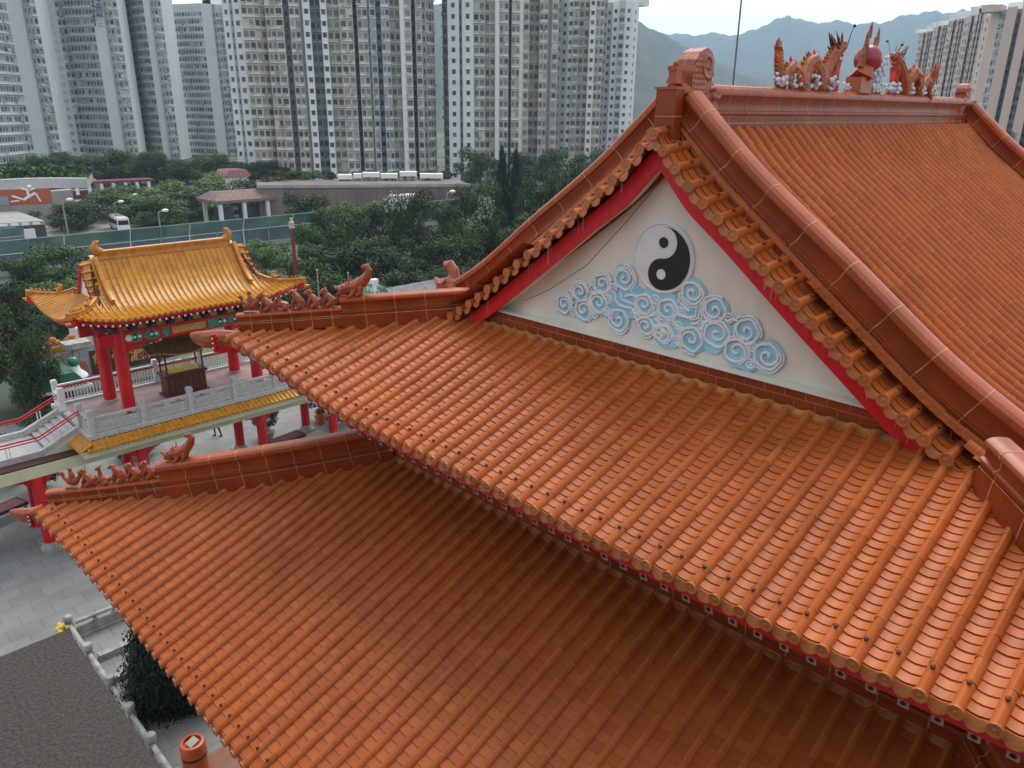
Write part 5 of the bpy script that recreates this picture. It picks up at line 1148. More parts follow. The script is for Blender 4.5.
# ================================================================== stone gate and monument behind the bridge
mon = thing('stone_monument', 'grey stone screen wall with gold characters on a brown board behind the bridge', 'monument', (18, 60, GZ))
a_, b_ = ground(84, 396, GZ), ground(166, 377, GZ); a_ = V((14.6, 59.5, GZ)); b_ = V((21.8, 59.5, GZ))
mb = MB(); mb.box((a_.x, 59.5, GZ), (b_.x, 60.2, GZ+3.3)); mb.box((a_.x+1.6, 59.5, GZ+3.3), (b_.x-.6, 60.2, GZ+3.8)); mb.box((a_.x-.5, 59.2, GZ+3.3), (a_.x+1.2, 60.5, GZ+3.7)); kid(mb, 'wall', GRAND, mon)
mb = MB(); mb.lathe((a_.x+4.0, 59.5, GZ+3.0), [(1.7, 0), (1.7, .7)], 32, 0, V((0, 1, 0))); kid(mb, 'crest', GRAND, mon, smooth=30)
mb = MB(); mb.box((a_.x+1.0, 59.42, GZ+1.1), (b_.x-1.2, 59.498, GZ+2.9)); kid(mb, 'name_board', mk('brown_board', (.06, .025, .02), .5), mon)
def text(body, size, mat, loc, rot, name='characters', root=None, ext=.02):
    cu = bpy.data.curves.new(name, 'FONT'); cu.body = body; cu.size = size; cu.extrude = ext; cu.align_x = 'CENTER'; cu.align_y = 'CENTER'; cu.materials.append(mat); cu.offset = .012*size
    o0 = bpy.data.objects.new(name, cu); C.objects.link(o0); bpy.context.view_layer.update(); me_ = bpy.data.meshes.new_from_object(o0.evaluated_get(bpy.context.evaluated_depsgraph_get())); bpy.data.objects.remove(o0); o = bpy.data.objects.new(name, me_); C.objects.link(o)
    if root: o.parent = root; o.matrix_parent_inverse = Matrix.Translation(-root.location)
    o.location = loc; o.rotation_euler = rot; return o
for k, ch in enumerate('館仙瀛蓬'): text(ch, 1.25, GOLD, (a_.x+1.75+1.28*k, 59.40, GZ+2.0), (PI/2, 0, 0), 'gold_character', mon)
mb = MB(); mb.lathe((b_.x+.7, 59.45, GZ+2.0), [(.55, 0), (.55, .2)], 20, 0, V((0, 1, 0))); kid(mb, 'round_plaque', mk('faded_red', (.42, .08, .09), .6), mon)
mb = MB(); mb.lathe((a_.x+.1, 59.05, GZ+1.8), [(.62, 0), (.62, .2)], 20, 0, V((0, 1, 0))); kid(mb, 'round_plaque', MATS['faded_red'], mon)
gt = thing('gate_lodge', 'small lodge with green glazed roof and green ball finial beside the monument', 'lodge', (12.2, 57, GZ))
mb = MB(); mb.box((-1.5, -1.4, 0), (1.5, 1.4, 1.9)); mb.build('wall', MAROON, gt); mb = MB(); mb.box((1.0, -1.5, 0), (1.9, -.5, 2.3)); mb.build('gate_pier', GRAN, gt)
mb = MB(); mb.prism([(-1.9, -1.9, 1.9), (1.9, -1.9, 1.9), (1.2, -1.9, 2.9), (-1.2, -1.9, 2.9)], (0, 3.8, 0)); mb.build('roof', GREENT, gt); mb = MB(); mb.box((-2.05, -2.05, 1.72), (2.05, 2.05, 1.898)); mb.build('eaves', WHITE, gt)
mb = MB(); mb.lathe((1.45, -1, 2.3), [(.75, 0), (.7, .15), (.35, .5), (.30, .75), (.18, .8)], 16); mb.build('finial', WHITE, gt, 40); mb = MB(); mb.ball((1.45, -1, 3.35), .36, 0, 16, 10); mb.build('green_ball', GREENT, gt, 60)
yg = thing('gilded_screen', 'gilded orange openwork screen behind the green ball', 'screen', (14.0, 61.5, GZ))
mb = MB()
for k in range(14): mb.ball((-1.6+.25*k, 0, 3.3+.35*math.sin(k*1.3)), .28, 0, 7, 5, (1, .5, .8))
mb.box((-1.9, -.1, 2.6), (1.9, .1, 3.1)); mb.build('openwork', mk('gilt_orange', (.6, .22, .03), .5, .3, 5), yg); mb = MB(); mb.box((-1.9, -.2, 0), (1.9, .2, 2.6)); mb.build('wall', GRAN, yg)
mb = MB(); p = at_dist(90, 340, 66); mb.box((16.2, 63, GZ), (20, 66, GZ+3.6)); mb.box((15.9, 62.7, GZ+3.6), (20.3, 66.3, GZ+3.9)); tag(mb.build('white_guard_house', WHITE), 'small white flat roofed guard house behind the stone monument', 'guard house')
# red pole with a gold tip, thin poles, green dome, grey roof, white camera
p = at_dist(291, 219, 76); t_ = thing('red_pole', 'tall dark red pole with a gold lantern tip right of the yellow pavilion', 'pole', (p.x, p.y, GZ)); h_ = p.z-GZ
mb = MB(); mb.lathe((0, 0, 0), [(.2, 0), (.16, h_-.9)], 12); mb.build('shaft', mk('dull_red', (.22, .03, .03), .5), t_, 40); mb = MB(); mb.lathe((0, 0, h_-.9), [(.22, 0), (.3, .1), (.24, .2), (.26, .6), (.1, .75)], 12); mb.build('lantern', mk('pale_bronze', (.5, .38, .3), .5), t_, 40); mb = MB(); mb.ball((0, 0, h_), .12); mb.build('gold_tip', YEL, t_, 60)
for u, vt, lab in ((317, 270, 'thin grey pole behind the upper hip ridge, left of the other'), (348, 273, 'thin grey pole behind the upper hip ridge, next to the green dome')):
    p = at_dist(u, vt, 60); mb = MB(); mb.lathe((0, 0, 0), [(.06, 0), (.04, p.z-GZ)], 6); mb.ball((0, 0, p.z-GZ), .1, 0, 6, 4); o = mb.build('thin_pole', CONC, loc=(p.x, p.y, GZ)); tag(o, lab, 'pole')
p = at_dist(368, 283, 70); dm = thing('green_domed_kiosk', 'round kiosk with a ribbed green tiled dome behind the hip ridge beasts', 'kiosk', (p.x, p.y, GZ)); h_ = p.z-GZ
mb = MB(); mb.lathe((0, 0, 0), [(1.9, 0), (1.9, h_-1.7)], 16); mb.build('wall', CREAM, dm, 40)
mb = MB(); mb.lathe((0, 0, h_-2.0), [(2.5, 0), (2.1, .8), (1.4, 1.5), (.5, 1.95), (.05, 2.0)], 24)
for k in range(24):
    a = 2*PI*k/24; mb.sweep([(math.cos(a)*r_, math.sin(a)*r_, h_-2.0+z_) for r_, z_ in ((2.52, .03), (2.12, .83), (1.42, 1.53), (.5, 1.98))], .07, 5)
mb.build('dome', GREENT, dm, 40)
p = at_dist(374, 279, 56); t_ = thing('camera_pole', 'white camera box on a pole beside the green dome', 'camera pole', (p.x, p.y, GZ)); h_ = p.z-GZ
mb = MB(); mb.lathe((0, 0, 0), [(.09, 0), (.09, h_-.3)], 8); mb.build('pole', WHITE, t_); mb = MB(); mb.box((-.35, -.2, h_-.3), (.25, .2, h_)); mb.box((-.12, -.12, h_-.9), (.12, .12, h_-.3)); mb.build('camera_box', WHITE, t_)
p = at_dist(412, 283, 72); t_ = thing('metal_roofed_shed', 'shed with a grey corrugated metal roof behind the dragon at the foot of the rake', 'shed', (p.x, p.y, GZ)); h_ = p.z-GZ
mb = MB(); mb.box((-3.4, -1.8, 0), (3.4, 1.8, h_-1.2)); mb.build('wall', CONC, t_); mb = MB()
for k in range(24): mb.prism([(-3.8+.32*k, -2.2, h_-1.2), (-3.8+.32*k+.16, -2.2, h_-1.1), (-3.8+.32*k+.32, -2.2, h_-1.2)], (0, 2.2, 1.1)); mb.prism([(-3.8+.32*k, 2.2, h_-1.2), (-3.8+.32*k+.16, 2.2, h_-1.1), (-3.8+.32*k+.32, 2.2, h_-1.2)], (0, -2.2, 1.1))
mb.build('roof', mk('grey_metal', (.22, .23, .24), .5, .3, 2), t_)
# lightning mast behind the main ridge
mb = MB(); p = at_dist(733, 84, 20); mb.lathe((p.x, p.y, -.9), [(.022, 0), (.016, 9)], 6); o = mb.build('lightning_mast', mk('mast_grey', (.12, .11, .11), .5)); tag(o, 'thin dark mast rising behind the main ridge between the ridge-end dragon and the dragons', 'mast')
# ================================================================== courtyard furniture
def planter(x, y, rz, lab, bonsai=True):
    t_ = thing('planter_bench', lab, 'bench', (x, y, GZ), rz, group='lattice benches in the courtyard')
    mb = MB()
    for k in range(9): mb.box((-1.0, -.42+.1*k, .62), (1.0, -.37+.1*k, .66))
    for k in range(14): mb.box((-1.0+.15*k, -.42, .585), (-.95+.15*k, .43, .618))
    mb.build('lattice_top', mk('lattice_red', (.22, .09, .08), .6) if 'lattice_red' not in MATS else MATS['lattice_red'], t_)
    mb = MB(); mb.box((-1.05, -.48, .5), (1.05, -.44, .68)); mb.box((-1.05, .45, .5), (1.05, .49, .68)); mb.box((-1.09, -.48, .5), (-1.051, .49, .68)); mb.box((1.051, -.48, .5), (1.09, .49, .68)); mb.build('frame', MAROON, t_)
    for sx in (-.95, .95):
        for sy in (-.38, .38): mb = MB(); mb.box((sx-.06, sy-.06, 0), (sx+.06, sy+.06, .5)); mb.build('leg', GRAN, t_)
    return t_
planter(20.6, 40.3, .15, 'lattice topped bench beside the bonsai under the bridge deck'); planter(25.2, 41.2, .15, 'lattice topped bench partly hidden by the right red column'); planter(5.8, 42.2, .3, 'lattice topped bench at the left edge under the landing')
def bonsai(x, y, lab, s=1.):
    t_ = thing('bonsai', lab, 'bonsai', (x, y, GZ)); mb = MB(); mb.lathe((0, 0, 0), [(.35, 0), (.5, .5), (.55, .55)], 12); mb.build('pot', GRAND, t_, 40)
    k = bpy.data.objects.new('trunk', TRUNK[1]); C.objects.link(k); k.parent = t_; k.location = (0, 0, .5); k.scale = (1.2, 1.2, 1.0)
    c = bpy.data.objects.new('crown', crown_data('flat', LF_C, 6)); C.objects.link(c); c.parent = t_; c.location = (0, 0, .45); c.scale = (1.15*s, 1.15*s, 1.5)
bonsai(20.3, 42.3, 'spreading dark bonsai in a pot behind the lattice bench under the deck'); bonsai(24.4, 42.6, 'dark bonsai in a pot between the two right columns', 1.1); bonsai(4.4, 43.5, 'dark bonsai at the left edge behind the lattice bench')
BIN = mk('orange_bin', (.55, .10, .03), .4, .1)
p = ground(320, 412, GZ+.8); t_ = thing('litter_bin', 'small orange red bin behind the right red column', 'bin', (p.x, p.y, GZ)); mb = MB(); mb.lathe((0, 0, 0), [(.28, 0), (.3, .8), (.22, .9)], 12); mb.build('body', BIN, t_, 40)
# person walking under the deck
ps = thing('person', 'person in dark clothes walking across the courtyard seen below the bridge deck', 'person', (18.25, 44.9, GZ), 2.6)
DK = mk('dark_clothes', (.012, .013, .018), .8); mb = MB(); U = V((0, 1, 0))
mb.sweep([(0, 0, .92), (.01, 0, 1.1), (.02, 0, 1.32), (.03, 0, 1.46)], [.15, .14, .175, .08], 10, up=U, sq=(1.25, .8)); mb.sweep([(.03, 0, 1.42), (.04, 0, 1.56)], [.055, .05], 8, up=U)
for s, sw in ((-1, 1), (1, -1)):
    mb.sweep([(0, s*.09, .95), (.16*sw, s*.10, .50), (.20*sw-.06, s*.10, .10)], [.095, .062, .045], 8, up=U); mb.sweep([(.20*sw-.10, s*.10, .05), (.20*sw+.12, s*.11, .035)], [.05, .035], 7, up=U)
    mb.sweep([(.02, s*.19, 1.40), (-.10*sw, s*.24, 1.12), (-.12*sw+.08, s*.24, .90)], [.055, .042, .032], 7, up=U)
o = mb.build('body', DK, ps); remesh(o, .018, 2)
mb = MB(); mb.ball((.05, 0, 1.67), .10, 0, 12, 8, (1.05, .85, 1.2)); mb.lathe((.15, 0, 1.66), [(.018, 0), (.004, .03)], 5, 0, (1, 0, 0))
for s in (-1, 1): mb.ball((.04, s*.088, 1.67), .02); mb.sweep([(-.12*(-s if False else s)*-1*.0+(-.12*(1 if s < 0 else -1)+.08), s*.24, .90), (-.12*(1 if s < 0 else -1)+.10, s*.24, .80)], [.032, .02], 6, up=U)
mb.build('skin', SKIN, ps, 60); mb = MB(); mb.ball((.03, 0, 1.71), .108, 0, 12, 8, (1.02, .95, 1.0)); mb.build('hair', BLACK, ps, 60)
# granite balustrade in the lower left with its planting bed
gb = thing('granite_balustrade', 'weathered granite balustrade with round topped posts around the cypress bed', 'balustrade', (5.34, 25, GZ))
ys = [29.7, 27.4, 25.05, 23.2, 21.4, 19.4, 17.2, 15.]
def rpost(mb, x, y): mb.box((x-.13, y-.13, GZ), (x+.13, y+.13, GZ+.82)); mb.lathe((x, y, GZ+.82), [(.1, 0), (.15, .05), (.17, .1), (.17, .26), (.13, .31), (.01, .325)], 14)
def grail(mb, a, b):
    a = V(a); b = V(b); mb.sweep([a+V((0, 0, GZ+.72)), b+V((0, 0, GZ+.72))], .085, 10); mb.bar(a+V((0, 0, GZ+.30)), b+V((0, 0, GZ+.30)), .10, .36); mb.bar(a+V((0, 0, GZ+.05)), b+V((0, 0, GZ+.05)), .3, .12)
    for k in (1, 2): c = a.lerp(b, k/3); mb.lathe(c+V((0, 0, GZ+.47)), [(.07, 0), (.1, .06), (.05, .12), (.08, .18)], 8)
for i, y in enumerate(ys):
    m_ = MB(); rpost(m_, 5.34, y); kid(m_, 'post', GRAND, gb, smooth=40)
    if i < len(ys)-1: m_ = MB(); grail(m_, (5.34, y-.13, 0), (5.34, ys[i+1]+.13, 0)); kid(m_, 'rail', GRAND, gb, smooth=40)
for x in (7.8, 10.2): m_ = MB(); rpost(m_, x, 29.7); kid(m_, 'post', GRAND, gb, smooth=40); m_ = MB(); grail(m_, (x-2.25, 29.7, 0), (x-.15, 29.7, 0)); kid(m_, 'rail', GRAND, gb, smooth=40)
mb = MB(); mb.box((5.7, 27.6, GZ), (11, 27.9, GZ+.25)); mb.box((5.7, 26.0, GZ), (11, 26.3, GZ+.2)); tag(mb.build('bed_kerb', GRAND), 'two low stone kerbs inside the granite balustrade beside the cypress', 'kerb')
mb = MB(); mb.prism([(5.6, 15, GZ+.012), (8.7, 15, GZ+.012), (8.7, 20.5, GZ+.012), (5.6, 20.5, GZ+.012)], (0, 0, .003)); tag(mb.build('red_paving', mk('red_paving', (.28, .12, .08), .7)), kind='structure')
p = ground(192, 741, GZ+1.15); t_ = thing('fire_bin', 'large orange metal burner drum with a broken lid beside the granite balustrade', 'drum', (p.x, p.y, GZ))
mb = MB(); mb.lathe((0, 0, 0), [(.36, 0), (.38, .3), (.375, .31), (.39, 1.0), (.35, 1.12), (.27, 1.14), (.27, 1.02)], 24); mb.build('body', BIN, t_, 40); mb = MB(); mb.lathe((0, 0, 1.0), [(.27, 0), (.001, .01)], 20); mb.obox(V((0, 0, 1.1)), V((.16, .05, .02)), V((-.04, .12, .03)), V((0, 0, .02))); mb.build('ash_lid', GRAND, t_); mb = MB(); mb.lathe((0, 0, .62), [(.386, 0), (.392, .1)], 24); mb.build('dark_band', DARK, t_, 40)
p = ground(61, 629, GZ+.8); t_ = thing('gilt_flower_urn', 'small gilt yellow flower urn next to the first granite post', 'urn', (p.x, p.y, GZ))
mb = MB()
for k in range(16): a = rnd.uniform(0, 6.3); mb.ball((.2*math.cos(a)*rnd.random(), .2*math.sin(a)*rnd.random(), .7+rnd.uniform(-.1, .2)), .1, 0, 7, 5)
mb.build('flowers', YEL, t_, 60); mb = MB(); mb.lathe((0, 0, 0), [(.15, 0), (.22, .3), (.18, .6)], 10); mb.build('urn', GOLD, t_, 40)
# rough parapet of the terrace next to the camera
STUCCO = mk('rough_granite_stucco', (.035, .03, .027), .95, .3, 42, col2=(.105, .09, .08), lo=.3, hi=.8, bump=.9, bscale=45)
mb = MB(); mb.box((-4, -2, -4.9), (1.09, 6.17, -4.0)); o = mb.build('rough_parapet', STUCCO); tag(o, 'rough granite chip parapet top in the lower left foreground', 'parapet')
mb = MB(); mb.box((-4, -2, GZ), (.9, 5.95, -4.9)); tag(mb.build('terrace_block', CONC), 'plain concrete block carrying the rough parapet in the lower left corner', 'building')
# ================================================================== towers
TW = mk('tower_white', (.78, .78, .76), .8, .06, .08, streak=True); TG = mk('tower_pale_green', (.60, .63, .615), .8, .06, .06, streak=True); TB = mk('tower_beige', (.60, .55, .46), .8, .08, .08, streak=True)
TGY = mk('tower_grey', (.52, .53, .56), .8, .08, .08, streak=True); TP_ = mk('tower_pink', (.64, .47, .40), .8, .06, .08, streak=True); TPG = mk('tower_pale_grey', (.42, .42, .44), .8, .08, .08, streak=True)
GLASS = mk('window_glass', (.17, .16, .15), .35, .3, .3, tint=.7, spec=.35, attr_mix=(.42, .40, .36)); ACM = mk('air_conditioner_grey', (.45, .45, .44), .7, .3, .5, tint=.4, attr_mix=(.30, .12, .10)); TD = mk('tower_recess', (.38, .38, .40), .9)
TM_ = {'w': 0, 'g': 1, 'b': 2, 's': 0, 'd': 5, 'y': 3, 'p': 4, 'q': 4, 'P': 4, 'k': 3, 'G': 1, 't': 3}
UNIT = None
def tower(name, label, strips, ztop, zb=GZ, fh=2.8, thick=16, roof_bits=True, basez=None):
    """strips: (u0, u1, D0, D1, kind) read along the skyline; each strip is a real vertical bay standing at its own distance"""
    global UNIT
    t_ = thing(name, label, 'tower block'); W = MB(); G_ = []; A_ = MB(); poly = []
    def xy(u, D): p = at_dist(u, 112, D); return V((p.x, p.y, 0))
    for u0, u1, D0, D1, kd in strips:
        if kd == 'd': D0 -= 2.5; D1 -= 2.5
        poly.append((xy(u0, D0), xy(u1, D1), kd))
    cen = sum((a+b for a, b, _ in poly), V((0, 0, 0)))/(2*len(poly)); t_.location = (cen.x, cen.y, zb)
    Z = lambda p, z: V((p.x, p.y, z))
    prev = None; outline = []
    n = int((ztop-zb)/fh)
    for a, b, kd in poly:
        m = TM_[kd]
        if prev is not None and (a-prev).length > .05: W.poly([Z(prev, zb), Z(a, zb), Z(a, ztop), Z(prev, ztop)], m if (a.length < prev.length) else pm)
        W.poly([Z(a, zb), Z(b, zb), Z(b, ztop), Z(a, ztop)], m); outline += [a, b]; prev = b; pm = m
        L_ = (b-a).length; d = (b-a)/L_; nrm = V((d.y, -d.x, 0))
        if nrm.dot(a) > 0: nrm = -nrm
        for k in range(n):
            z0 = zb+k*fh
            if kd in 'bypkGt':      # window bays
                np_ = max(1, round(L_/1.45)); pw_ = L_/np_
                for q in range(np_):
                    if rnd.random() < .04: continue
                    w_ = pw_*(.74 if kd == 'k' else .5 if kd == 'p' else .78); c = a+d*(pw_*(q+.5)); hgt_ = 1.35 if kd != 'p' else 1.35
                    G_.append((Z(c, z0+1.65)+nrm*.04, d, nrm, w_*rnd.uniform(.85, 1), hgt_, rnd.random()))
                if kd != 'p': c = a+d*L_/2; W.obox(Z(c, z0+.25)+nrm*.22, d*(L_/2-.05), nrm*.22, V((0, 0, .13)), 0 if kd in 'bykG' else m)
                if rnd.random() < .8: q = rnd.random(); A_.obox(Z(a+d*L_*(.1+.8*q), z0+.72)+nrm*.35, d*.42, nrm*.3, V((0, 0, .28)), 0, rnd.random())
                if kd in 'kG' and rnd.random() < .3: A_.obox(Z(a+d*L_*rnd.uniform(.2, .8), z0+1.4)+nrm*.6, d*.5, nrm*.04, V((0, 0, .5)), 0, rnd.random())
            elif kd in 'sq':
                G_.append((Z(a+d*L_/2, z0+1.6)+nrm*.04, d, nrm, 1.0, 1.15, rnd.random()*.5)); W.obox(Z(a+d*L_/2, z0+2.3)+nrm*.1, d*.7, nrm*.1, V((0, 0, .06)), m)
            elif kd == 'd': G_.append((Z(a+d*L_/2, z0+1.5)+nrm*.04, d, nrm, L_*.4, 1.2, .1))
            elif kd in 'wg' and k % 1 == 0: W.obox(Z(a+d*L_/2, z0)+nrm*.012, d*(L_/2-.02), nrm*.012, V((0, 0, .05)), m)
    back = [p+p.normalized()*thick for p in outline]
    ol = [Z(p, ztop) for p in outline]+[Z(p, ztop) for p in back[::-1]]; W.poly(ol, 0)
    e0, e1, f0, f1 = outline[0], outline[-1], back[0], back[-1]
    for q0, q1 in ((f0, e0), (e1, f1), (f1, f0)): W.poly([Z(q0, zb), Z(q1, zb), Z(q1, ztop), Z(q0, ztop)], 0)
    if roof_bits:
        for k in range(3): i = rnd.randrange(len(outline)); c = outline[i].lerp(back[i], .5); W.box((c.x-2.5, c.y-2.5, ztop), (c.x+2.5, c.y+2.5, ztop+rnd.uniform(1.5, 3.5)), 0)
    o = W.build('wall', [TW, TG, TB, TGY, TP_, TD]); o.parent = t_; o.matrix_parent_inverse = Matrix.Translation(-t_.location)
    o = A_.build('air_conditioners', ACM); o.parent = t_; o.matrix_parent_inverse = Matrix.Translation(-t_.location); o['kind'] = 'stuff'
    # windows: the hundred most in view as parts, the rest as one
    def score(g): 
        q = ROT.transposed()@g[0]; u = 512+F_PX*q.x/q.z; v = 384+F_PX*q.y/q.z
        return abs(v-90)+(0 if 0 < u < 1024 else 999)
    G_.sort(key=score); S = MB()
    vis = [g for g in G_ if score(g) < 999][:100]; vs = set(id(g) for g in vis)
    for g in G_:
        c, d, nrm, w_, h_, tt = g
        if id(g) in vs:
            if UNIT is None or True:
                key = int(tt*5.99)
                if key not in PANES: m_ = MB(); m_.box((-.5, -.03, -.5), (.5, .03, .5), 0, (key+.5)/6); x_ = m_.build('window', GLASS); PANES[key] = x_.data; bpy.data.objects.remove(x_)
            x_ = bpy.data.objects.new('window', PANES[key]); C.objects.link(x_); x_.parent = t_
            x_.location = c-t_.location; x_.rotation_euler = (0, 0, math.atan2(d.y, d.x)); x_.scale = (w_, 1, h_)
        else: S.poly([c-d*w_/2+V((0, 0, -h_/2))+nrm*.03, c+d*w_/2+V((0, 0, -h_/2))+nrm*.03, c+d*w_/2+V((0, 0, h_/2))+nrm*.03, c-d*w_/2+V((0, 0, h_/2))+nrm*.03], 0, tt)
    if S.v: o = S.build('windows', GLASS); o.parent = t_; o.matrix_parent_inverse = Matrix.Translation(-t_.location); o['kind'] = 'stuff'
    return t_
PANES = {}
def zpx(u, v, D): return at_dist(u, v, D).z
# slab towers on the left: long window face, blank pale green flank, narrow bays, second flank
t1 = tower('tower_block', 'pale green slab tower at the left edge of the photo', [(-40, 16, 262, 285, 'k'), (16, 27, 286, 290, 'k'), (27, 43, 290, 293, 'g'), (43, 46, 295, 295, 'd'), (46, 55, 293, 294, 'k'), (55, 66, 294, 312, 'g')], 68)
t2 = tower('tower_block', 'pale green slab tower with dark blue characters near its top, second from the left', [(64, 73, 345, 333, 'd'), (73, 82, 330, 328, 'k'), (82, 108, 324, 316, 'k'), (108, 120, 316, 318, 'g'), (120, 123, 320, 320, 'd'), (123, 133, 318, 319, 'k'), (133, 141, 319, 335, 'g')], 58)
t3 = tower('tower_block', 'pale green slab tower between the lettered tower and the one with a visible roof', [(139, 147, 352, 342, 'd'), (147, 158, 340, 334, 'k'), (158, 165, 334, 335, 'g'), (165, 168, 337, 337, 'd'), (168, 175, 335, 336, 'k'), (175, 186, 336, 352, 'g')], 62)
t4 = tower('tower_block', 'grey green slab tower whose roof line shows below the sky, fourth from the left', [(183, 213, 372, 362, 'k'), (213, 223, 362, 363, 'g'), (223, 226, 366, 366, 'd'), (226, 235, 363, 364, 'k'), (235, 241, 364, 380, 'd')], zpx(200, 4, 365))
ch_c = at_dist(112, 8, 317)
d2 = (at_dist(120, 112, 318)-at_dist(108, 112, 316)); yaw = math.atan2(d2.y, d2.x); NAVY = mk('navy_letter', (.07, .09, .14), .6)
for k, ch in enumerate('祥禮樓'):
    p = at_dist(96.5+.8*k, 2+9.6*k, 313.5); text(ch, 4.2, NAVY, p-t2.location*0, (PI/2, 0, yaw), 'wall_character', None, .05).parent = t2
for o in bpy.data.objects:
    if o.name.startswith('wall_character'): o.matrix_parent_inverse = Matrix.Translation(-t2.location)
# central cluster: close, with repeated bays
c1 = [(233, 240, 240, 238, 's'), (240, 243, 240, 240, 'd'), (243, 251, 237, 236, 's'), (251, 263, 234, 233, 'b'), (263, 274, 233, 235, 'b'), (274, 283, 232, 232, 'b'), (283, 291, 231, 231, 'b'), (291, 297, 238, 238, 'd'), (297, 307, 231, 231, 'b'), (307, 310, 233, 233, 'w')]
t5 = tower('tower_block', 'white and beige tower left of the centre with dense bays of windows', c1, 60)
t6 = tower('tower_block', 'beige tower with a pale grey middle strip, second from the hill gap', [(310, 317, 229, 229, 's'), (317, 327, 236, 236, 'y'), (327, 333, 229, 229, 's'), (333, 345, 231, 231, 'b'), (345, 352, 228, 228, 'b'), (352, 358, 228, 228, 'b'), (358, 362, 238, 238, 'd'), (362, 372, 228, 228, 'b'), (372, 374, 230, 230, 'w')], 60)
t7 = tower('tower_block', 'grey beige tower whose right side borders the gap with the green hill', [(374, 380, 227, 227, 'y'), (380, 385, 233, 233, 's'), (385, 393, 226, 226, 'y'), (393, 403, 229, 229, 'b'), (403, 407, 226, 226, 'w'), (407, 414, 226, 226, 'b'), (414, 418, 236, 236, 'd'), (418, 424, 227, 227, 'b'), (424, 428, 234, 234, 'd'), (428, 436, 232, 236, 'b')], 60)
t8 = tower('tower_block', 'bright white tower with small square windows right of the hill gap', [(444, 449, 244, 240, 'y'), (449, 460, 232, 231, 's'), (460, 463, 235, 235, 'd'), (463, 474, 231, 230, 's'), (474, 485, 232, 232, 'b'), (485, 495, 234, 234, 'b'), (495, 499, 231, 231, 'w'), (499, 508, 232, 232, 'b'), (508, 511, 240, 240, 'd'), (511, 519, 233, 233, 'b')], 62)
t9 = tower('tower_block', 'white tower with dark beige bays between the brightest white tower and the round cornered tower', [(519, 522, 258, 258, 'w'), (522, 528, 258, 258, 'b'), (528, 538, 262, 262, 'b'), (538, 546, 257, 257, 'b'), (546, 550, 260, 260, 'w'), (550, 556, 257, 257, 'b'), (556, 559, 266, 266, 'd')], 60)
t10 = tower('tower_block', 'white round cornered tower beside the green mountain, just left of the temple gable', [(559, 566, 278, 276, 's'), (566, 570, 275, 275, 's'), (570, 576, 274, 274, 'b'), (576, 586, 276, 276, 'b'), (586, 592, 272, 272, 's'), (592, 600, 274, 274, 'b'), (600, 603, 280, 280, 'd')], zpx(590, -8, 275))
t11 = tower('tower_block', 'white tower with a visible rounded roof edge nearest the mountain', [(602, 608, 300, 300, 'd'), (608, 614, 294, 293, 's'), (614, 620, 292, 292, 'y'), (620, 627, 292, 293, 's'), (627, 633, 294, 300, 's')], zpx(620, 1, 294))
# pinkish towers on the right
def pk(u0, u1, D0, D1, vt, label):
    n_ = 7; kk = ['q', 'p', 'd', 'p', 'q', 'd', 'p']; st_ = []
    for i_ in range(n_):
        f0, f1 = i_/n_, (i_+1)/n_; jog = (0, -1.5, 4, -1.5, 0, 4, -1)[i_]
        st_.append((u0+(u1-u0)*f0, u0+(u1-u0)*f1, D0+(D1-D0)*f0+jog, D0+(D1-D0)*f1+jog, kk[i_]))
    return tower('pink_tower_block', label, st_, zpx((u0+u1)/2, vt, (D0+D1)/2), fh=2.9)
pk(906, 921, 470, 455, 32, 'farthest and smallest pinkish grey tower, leftmost of the row on the right'); pk(919, 935, 448, 430, 26, 'second pinkish grey tower from the left in the row on the right')
pk(932, 950, 420, 402, 20, 'third pinkish grey tower from the left in the row on the right'); pk(948, 968, 392, 372, 15, 'fourth pinkish grey tower in the row, just left of the large brown striped one')
tower('pink_tower_block', 'large pinkish brown striped tower at the right edge with a stepped roof', [(966, 972, 345, 338, 'q'), (972, 980, 334, 330, 'P'), (980, 986, 330, 328, 'k'), (986, 996, 322, 320, 'P'), (996, 1001, 330, 330, 'd'), (1001, 1010, 318, 316, 'P'), (1010, 1016, 320, 318, 'k'), (1016, 1026, 312, 310, 'P'), (1026, 1032, 322, 322, 'd'), (1032, 1060, 306, 296, 'p')], zpx(1000, 7, 320), fh=2.9)
mb = MB(); p = at_dist(996, 0, 330); mb.box((p.x-3, p.y-3, zpx(1000, 9, 320)), (p.x+3, p.y+3, zpx(1000, 2, 320))); o = mb.build('roof_house', TP_); o.parent = bpy.data.objects['pink_tower_block.004']; o.matrix_parent_inverse = Matrix.Translation(-o.parent.location)
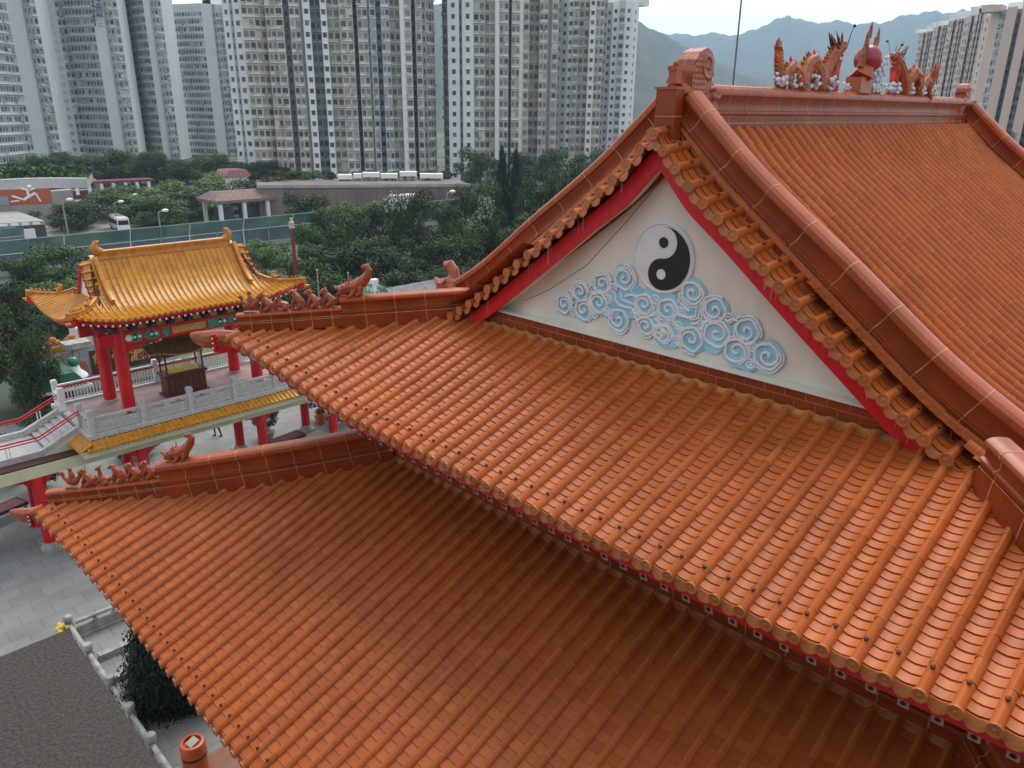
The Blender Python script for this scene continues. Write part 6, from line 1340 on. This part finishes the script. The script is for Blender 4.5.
# ================================================================== hills
HILL = mk('wooded_hillside', (.03, .045, .028), .95, .4, .012, col2=(.075, .09, .05), lo=.35, hi=.7)
def hill(name, crest, D0, D1, seed, sub=6, nz_=.04):
    r = random.Random(seed); rows = []; n = 26; cols = []
    for i in range(len(crest)-1):
        for k in range(sub): f = k/sub; cols.append((crest[i][0]+(crest[i+1][0]-crest[i][0])*f, crest[i][1]+(crest[i+1][1]-crest[i][1])*f))
    cols.append(crest[-1]); ph = [r.uniform(0, 6.3) for _ in range(12)]
    for j in range(n+1):
        f = j/n; D = D0+(D1-D0)*f; row_ = []
        for u, v in cols:
            H = at_dist(u, v, D1).z-GZ; H += H*.012*math.sin(u*.21+ph[0])+H*.008*math.sin(u*.53+ph[1])
            g = f**1.25; rid = math.sin(u*.055+ph[2]+f*3)+.6*math.sin(u*.13+ph[3]-f*5)+.35*math.sin(u*.31+ph[4]+f*9); g2 = g*(1+(1-f)*f*4*.13*rid)
            q = at_dist(u, 112, D); row_.append(V((q.x, q.y, GZ-1+max(0, H*g2)))) 
        rows.append(row_)
    back = [V((p.x*1.25, p.y*1.25, GZ-2)) for p in rows[-1]]; rows.append(back)
    mb = MB(); mb.grid(rows); o = mb.build(name, HILL, smooth=60); tag(o, kind='structure'); return o
hill('near_hill', [(300, 60), (380, 14), (430, 4), (470, 2), (540, 6), (600, 12), (635, 22), (662, 36), (691, 52), (724, 67), (765, 84), (800, 98), (840, 106)], 700, 1900, 3)
hill('far_mountain', [(560, 60), (600, 44), (640, 38), (662, 33), (684, 35), (703, 33), (732, 35), (750, 27), (766, 20), (778, 15), (799, 23), (822, 21), (848, 24), (866, 23), (881, 18), (906, 12), (925, 13), (944, 11), (964, 16), (990, 20), (1040, 34), (1100, 50), (1200, 70)], 2300, 4200, 5)
hill('mid_ridge', [(640, 104), (680, 92), (720, 80), (760, 72), (800, 66), (850, 72), (900, 84), (960, 80), (1040, 88), (1150, 96)], 1500, 2600, 9)
# air: even thin haze round everything
hz = bpy.data.materials.new('haze_air'); hz.use_nodes = True; nt = hz.node_tree; nt.nodes.clear(); o_ = nt.nodes.new('ShaderNodeOutputMaterial'); pv = nt.nodes.new('ShaderNodeVolumePrincipled')
pv.inputs['Color'].default_value = (.58, .78, 1.0, 1); pv.inputs['Density'].default_value = .00023; pv.inputs['Anisotropy'].default_value = .0; nt.links.new(pv.outputs[0], o_.inputs['Volume'])
mb = MB(); mb.box((-1510, -1510, GZ-2.2), (5700, 5700, 640)); hzo = mb.build('haze', hz); tag(hzo, kind='stuff')
